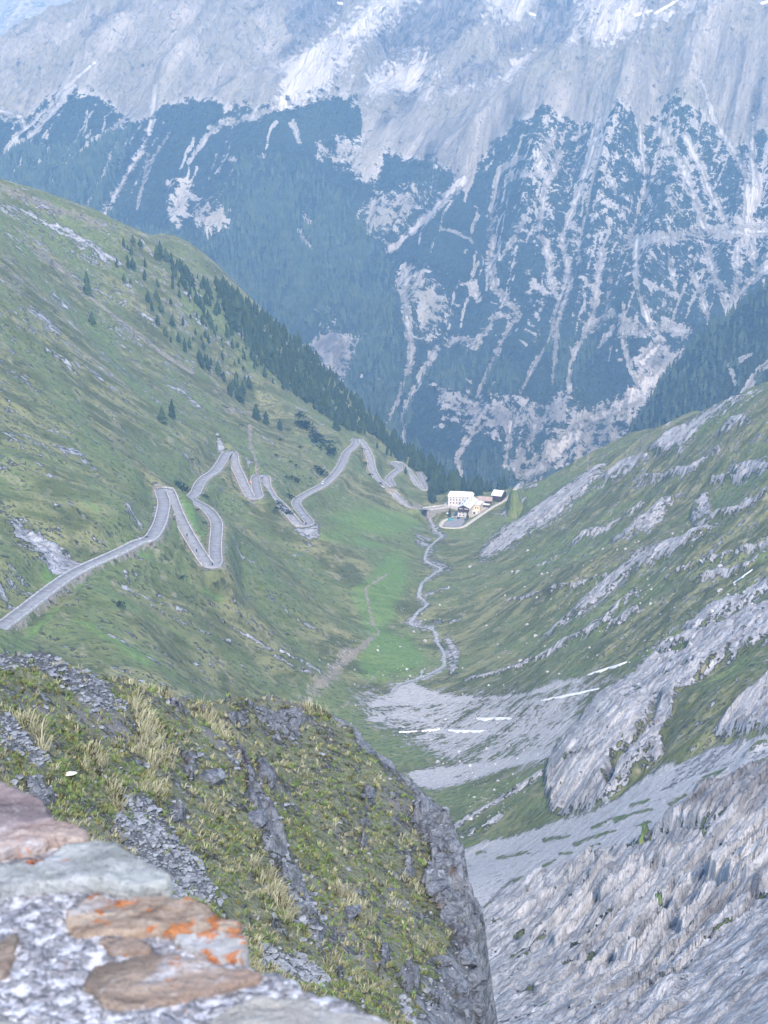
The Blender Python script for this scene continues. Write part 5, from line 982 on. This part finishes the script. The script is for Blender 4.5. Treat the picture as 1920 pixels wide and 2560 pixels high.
V = np.stack([root - side_v, root + side_v, midp - side_v * .8, midp + side_v * .8, tip], 1).reshape(-1, 3); b5 = (np.arange(M_) * 5)[:, None, None]
F = (np.array([[0, 1, 3], [0, 3, 2], [2, 3, 4]])[None] + b5).reshape(-1, 3); cc = np.repeat(np.c_[col_t[rep] * rng.uniform(.8, 1.2, (M_, 1)), np.ones(M_)], 5, 0)
n = NT('tussock_grass'); grass_mat = n.done(n.attr_col('tint'), None, .8)
gr = link('grass', mesh_np('grass', V, F, False, {'tint': cc}), grass_mat); tag(gr, 'straw coloured and green tussock grass on the knoll', kind='stuff')
# slate chips
fi, fpos = kthin(vis * (.03 + sstep(.3, .7, ks.m) * 1.0 + .12 * sstep(.3, .6, kr.m)) + 1e-12, 9000, 35); fs = (rng.pareto(2.4, 9000) * .05 + .035).clip(0, .20)
M_slate = NT('slate_chips'); q_ = M_slate.noise(M_slate.tc, 3.0, 3, .8); M_slate = M_slate.done(M_slate.mix(M_slate.step(q_, .3, .7), (.11, .115, .125), (.31, .315, .325)), None, .8)
ch = scatter_mesh('stones', [(lambda a: (a[0] * [1, .7, .35], a[1]))(rock_arrays(90 + k, 1)) for k in range(5)], fpos, fs, fs * 1.2, M_slate); tag(ch, 'grey slate chips scattered over the knoll', kind='stuff')
# boulders one can tell apart
def boulder(px, py, size, squash, rz, seed, label, group=None, mat=None, lift=0.0):
    v, f = rock_arrays(seed, 4); v = v * np.array(squash); v = v * (1 + .16 * ridged(v[:, 0] * 1.6 + seed, v[:, 1] * 1.6 + v[:, 2] * 1.3, 4, seed)[:, None])
    g = klay([(px, py)])[0]; o = link('boulder', mesh_np('boulder', v * size, f, False), mat or M_krock); o.location = (g[0], g[1], g[2] + lift); o.rotation_euler = (random.uniform(-.3, .3), random.uniform(-.3, .3), rz); return tag(o, label, 'boulder', group)
n = NT('dark_schist'); l_ = n.noise(n.map((1.5, .6, 2.4), (.5, .3, .4)), 2.6, 6, .74, .7); q_ = n.noise(n.tc, 9, 4, .7); c_ = n.mix(n.step(l_, .32, .66), (.07, .078, .095), (.33, .345, .375)); c_ = n.mix(n.math('MULTIPLY', n.step(q_, .58, .7), .6), c_, (.50, .50, .50)); ms = n.step(n.noise(n.tc, 1.6, 3, .6), .60, .68); M_krock = n.done(n.mix(n.math('MULTIPLY', ms, .6), c_, (.11, .12, .05)), n.bump(q_, .06, 1, n.bump(l_, .35, 1)), .9)
boulder(525, 1950, .62, (1, .7, 1.15), .4, 201, 'big dark boulder standing among pale grass in the middle of the knoll')
boulder(470, 1930, .36, (.8, .7, 1.0), .9, 202, 'narrow dark rock touching the left of the big dark boulder'); boulder(660, 1945, .46, (.7, .7, 1.1), .2, 203, 'dark rock block right of the big dark boulder')
boulder(640, 2050, .60, (.8, 1.0, .8), .7, 204, 'layered dark outcrop below the two dark boulders'); boulder(920, 1990, .30, (1, .8, .7), .4, 205, 'small grey rock in grass near the right shoulder of the knoll')
boulder(905, 2060, .34, (.8, .8, .8), 0, 206, 'upright pale rock in grass below the small grey rock'); boulder(1020, 2180, .36, (.9, .7, 1.0), .6, 207, 'pale split rock in grass beside the cliff edge'); boulder(975, 2228, .2, (1.2, .8, .5), .1, 208, 'small white-topped stone in the grass of the lower knoll')
boulder(880, 2290, .32, (1.1, .8, .6), .9, 209, 'dark lump of rock in the middle of the lower grass'); boulder(1130, 2480, .42, (1.1, .8, .7), .3, 210, 'grey rock at the very bottom of the knoll'); boulder(90, 2010, .28, (1.2, .7, .7), .9, 211, 'bluish slab rock just above the stone wall')
boulder(1100, 2410, .36, (1.1, .7, .8), .2, 213, 'angular rock block sticking out low on the grass'); boulder(430, 2045, .22, (1.2, .8, .6), .7, 214, 'low bluish stone half sunk in the pale grass')
n = NT('white_stone'); q_ = n.noise(n.tc, 30, 4, .6); M_wst = n.done(n.mix(n.step(q_, .3, .7), (.55, .53, .49), (.74, .72, .68)), n.bump(q_, .01), .8)
boulder(174, 1947, .17, (1.25, .8, .32), -.35, 212, 'flat white slab lying in the tall grass above the wall', None, M_wst, .10)
for k, (px, py, s_) in enumerate([(1060,2025,.55),(1085,2045,.5),(1070,2075,.6),(1110,2095,.5),(1125,2130,.62),(1135,2165,.6),(1105,2160,.5),(1090,2220,.55),(1120,2245,.5),(1128,2265,.6),(1138,2310,.6),(1153,2350,.5),(1163,2400,.55),(1140,2330,.4),(1183,2470,.5),(1193,2530,.5),(1158,2530,.45),(1148,2490,.4)]):
    boulder(px, py, s_, (.8, .8, 1.1), k * .7, 220 + k, 'grey lichen-spotted rock block on the broken right edge of the knoll', 'rock blocks along the knoll edge')

# ------------------------------------------------------------------ the lichen-covered stone wall the viewer leans over
WZ = -.80
wall = empty('stone_wall', Pz(430, 2300, WZ)); tag(wall, 'mortared stone wall with orange lichen close in front', 'wall'); WL = np.array(wall.location)
def lichen(n, c, amt=.66, scale=38):
    a = n.noise(n.tc, scale, 5, .62, .5); b = n.noise(n.tc, scale * .2, 2, .5); f = n.step(n.math('ADD', a, n.math('MULTIPLY', n.math('SUBTRACT', b, .5), .45)), amt, amt + .07); f = n.math('MULTIPLY', f, .85)
    return n.mix(f, c, n.mix(n.step(n.noise(n.tc, 90, 3, .6), .3, .7), (.34, .085, .018), (.52, .19, .05))), f
def stone_mat(name, a, b, c2, amt=.72, stretch=(1, 1, 1), pale=.75):
    n = NT(name); v = n.grain(8, 1 / stretch[1], 1); l = n.noise(v, 22, 6, .7, .6); q = n.noise(n.tc, 60, 5, .7); s = n.noise(v, 5, 3, .5, .4)
    c = n.mix(n.step(l, .36, .62), a, b); c = n.mix(n.math('MULTIPLY', n.step(l, .38, .28), .7), c, (.07, .06, .055)); c = n.mix(n.step(s, .46, .66), c, c2); c = n.mix(n.math('MULTIPLY', n.step(q, .58, .70), .35), c, (.62, .60, .57)); sm = n.noise(n.tc, 9, 5, .68, .6); c = n.mix(n.math('MULTIPLY', n.step(sm, .54, .68), pale), c, n.mix(n.step(q, .3, .7), (.30, .295, .30), (.62, .61, .62))); c, f = lichen(n, c, amt)
    return n.done(c, n.bump(q, .008, 1, n.bump(l, .020, 1.0)), .85)
n = NT('lime_mortar'); vo = n.voro(n.tc, 125, 'F1', 1, 1); sp_ = n.t.nodes.new('ShaderNodeSeparateColor'); n.t.links.new(vo, sp_.inputs[0]); dv = n.voro(n.tc, 125); q = n.noise(n.tc, 45, 5, .7); pl_ = n.noise(n.tc, 16, 4, .6)
peb = n.step(n.noise(n.tc, 75, 4, .62), .46, .60); c = n.mix(n.step(q, .34, .64), (.27, .262, .275), (.70, .685, .70)); c = n.mix(n.math('MULTIPLY', peb, .75), c, n.mix(sp_.outputs[1], (.17, .175, .195), (.40, .37, .35))); c = n.mix(n.math('MULTIPLY', n.step(pl_, .54, .66), .55), c, (.20, .195, .205)); c, f_ = lichen(n, c, .66, 30)
M_mortar = n.done(c, n.bump(peb, .006, 1, n.bump(q, .014, 1)), .95)
def wallstuff(name, pts, z, thick, step_, mat, rough, r_edge, seed, tilt=(0, 0), aniso=(1, 1), floor=.3):
    """a slab seen from above: outline, uneven top, rounded rim and sides going down to where it is bedded"""
    p = np.array([Pz(x, y, z)[:2] for x, y in pts]); x0, y0 = p.min(0) - .03; x1, y1 = p.max(0) + .03
    gx = np.arange(x0, x1, step_); gy = np.arange(y0, y1, step_); X, Y = np.meshgrid(gx, gy)
    d = -sdf(p, X, Y) + .004 * fbm(X / .04, Y / .04, 3, seed) + .003 * fbm(X / .012, Y / .012, 2, seed + 1)
    strat = fbm((X * .7 + Y * .7) / (.16 * aniso[0]), (X * -.7 + Y * .7) / (.05 * aniso[1]), 4, seed + 2)
    top = z + rough * .8 * strat + .5 * rough * ridged(X / .03, Y / .03, 3, seed + 3) + tilt[0] * (X - p[:, 0].mean()) + tilt[1] * (Y - p[:, 1].mean())
    top = top + rough * .9 * (np.round(strat * 6) / 6 - strat); e = np.clip(1 - d / (.30 * r_edge), 0, 1); Zt = top - .25 * thick * e ** 2.6; Zt = np.where(d < 0, z - thick - np.minimum(-d * 30, floor), Zt)
    keep = (d > -.016); kf = keep[:-1, :-1] | keep[1:, 1:] | keep[:-1, 1:] | keep[1:, :-1]
    me = mesh_np(name, np.stack([X - WL[0], Y - WL[1], Zt - WL[2]], -1).reshape(-1, 3), grid_faces(*X.shape, keep=kf)); return link(name, me, mat, wall)
mor = [(-330,1780),(0,1950),(130,2040),(215,2105),(320,2122),(415,2195),(418,2240),(520,2285),(588,2335),(600,2392),(660,2425),(700,2424),(745,2448),(770,2472),(850,2485),(960,2535),(1030,2590),(1120,2720),(1100,3000),(-900,3000),(-900,1700)]
wallstuff('mortar', mor, WZ - .003, .05, .004, M_mortar, .005, .03, 5, floor=1.6)
S1 = stone_mat('lavender_stone', (.17, .135, .135), (.34, .275, .265), (.26, .17, .13), .70, (1, 3, 1)); S2 = stone_mat('rosy_stone', (.19, .125, .115), (.42, .33, .28), (.36, .30, .24), .65, (1, 3, 1)); S3 = stone_mat('grey_green_slab', (.22, .225, .21), (.37, .375, .35), (.30, .30, .275), .72, (1, 3, 1))
S4 = stone_mat('rusty_stone', (.17, .115, .08), (.42, .33, .25), (.33, .23, .155), .56, (1, 2.4, 1)); S4B = stone_mat('mottled_stone', (.14, .11, .10), (.50, .48, .45), (.36, .35, .33), .58, (1, 1.6, 1)); S5 = stone_mat('brown_slab', (.15, .12, .095), (.37, .30, .235), (.27, .19, .145), .64, (1, 4, 1)); S6 = stone_mat('beige_slab', (.25, .24, .22), (.43, .41, .38), (.35, .33, .29), .70, (1, 2, 1))
def cap(pts, h, th_, mat, rough, r_, seed, tilt=(0, 0)): return wallstuff('capstone', Z4(pts), WZ + h, th_, .003, mat, rough, r_, seed, tilt)
cap([(-420,-120),(-200,-10),(0,103),(60,140),(130,165),(200,200),(260,245),(310,295),(335,330),(330,350),(200,370),(100,384),(0,400),(-420,430)], .018, .03, S1, .006, .03, 11)
cap([(-420,440),(0,400),(90,372),(180,350),(270,333),(340,335),(400,355),(470,372),(510,415),(500,448),(400,452),(300,440),(240,465),(180,490),(100,482),(0,515),(-420,560)], .014, .03, S2, .006, .02, 12)
cap([(-420,720),(-200,640),(0,592),(100,585),(170,598),(260,560),(350,492),(430,465),(520,455),(650,463),(700,490),(745,522),(800,560),(860,580),(930,620),(1000,662),(1005,685),(960,705),(880,715),(800,745),(640,715),(500,700),(350,705),(200,715),(60,735),(-420,800)], .01, .03, S3, .006, .014, 13)
cap([(365,870),(400,840),(470,790),(560,775),(650,790),(800,785),(1000,790),(1100,795),(1200,820),(1245,860),(1260,895),(1330,915),(1385,925),(1392,980),(1340,1000),(1240,985),(1120,1000),(1010,1005),(900,985),(780,1000),(640,985),(560,990),(430,1005),(380,950)], .005, .03, S4, .006, .012, 14)
cap([(1010,1000),(1130,990),(1250,985),(1400,985),(1432,1030),(1425,1090),(1395,1150),(1300,1140),(1200,1128),(1120,1100),(1040,1075),(980,1040)], .004, .03, S4B, .006, .014, 24)
cap([(560,1010),(780,1005),(850,1040),(900,1090),(820,1110),(650,1110),(560,1060)], .002, .03, S5, .006, .02, 17)
cap([(530,1170),(580,1150),(700,1132),(850,1125),(1000,1120),(1150,1130),(1250,1160),(1350,1185),(1450,1195),(1530,1212),(1500,1260),(1420,1290),(1300,1310),(1200,1345),(1100,1370),(950,1395),(800,1412),(680,1420),(590,1400),(520,1340),(470,1290),(490,1230)], .003, .03, S5, .006, .02, 15)
cap([(1180,1560),(1230,1460),(1350,1392),(1420,1360),(1480,1345),(1600,1348),(1720,1345),(1800,1368),(1890,1410),(1950,1440),(2050,1450),(2150,1480),(2270,1500),(2370,1535),(2460,1600),(2500,1700),(2450,1850),(1400,1900),(1200,1720)], .01, .03, S6, .006, .03, 16)
cap([(-300,1030),(0,1045),(60,990),(110,960),(100,1050),(80,1150),(20,1230),(-300,1300)], .004, .03, S5, .006, .02, 18); cap([(-300,1420),(60,1480),(260,1560),(300,1760),(-300,1900)], .004, .03, S6, .006, .02, 19)

# ------------------------------------------------------------------ the air
hm = bpy.data.materials.new('haze'); hm.use_nodes = True; ht = hm.node_tree; ht.nodes.clear()
hv = ht.nodes.new('ShaderNodeVolumePrincipled'); hv.inputs['Density'].default_value = HAZE_DENSITY; hv.inputs['Color'].default_value = HAZE_COLOR; hv.inputs['Absorption Color'].default_value = (1, 1, 1, 1); hv.inputs['Anisotropy'].default_value = 0.0
ho = ht.nodes.new('ShaderNodeOutputMaterial'); ht.links.new(hv.outputs[0], ho.inputs['Volume'])
haze = MB().box(-3300, 2900, -60, 7300, -1010, 900).build('haze', hm); tag(haze, 'pale blue air between the valley and the far mountain', kind='stuff')
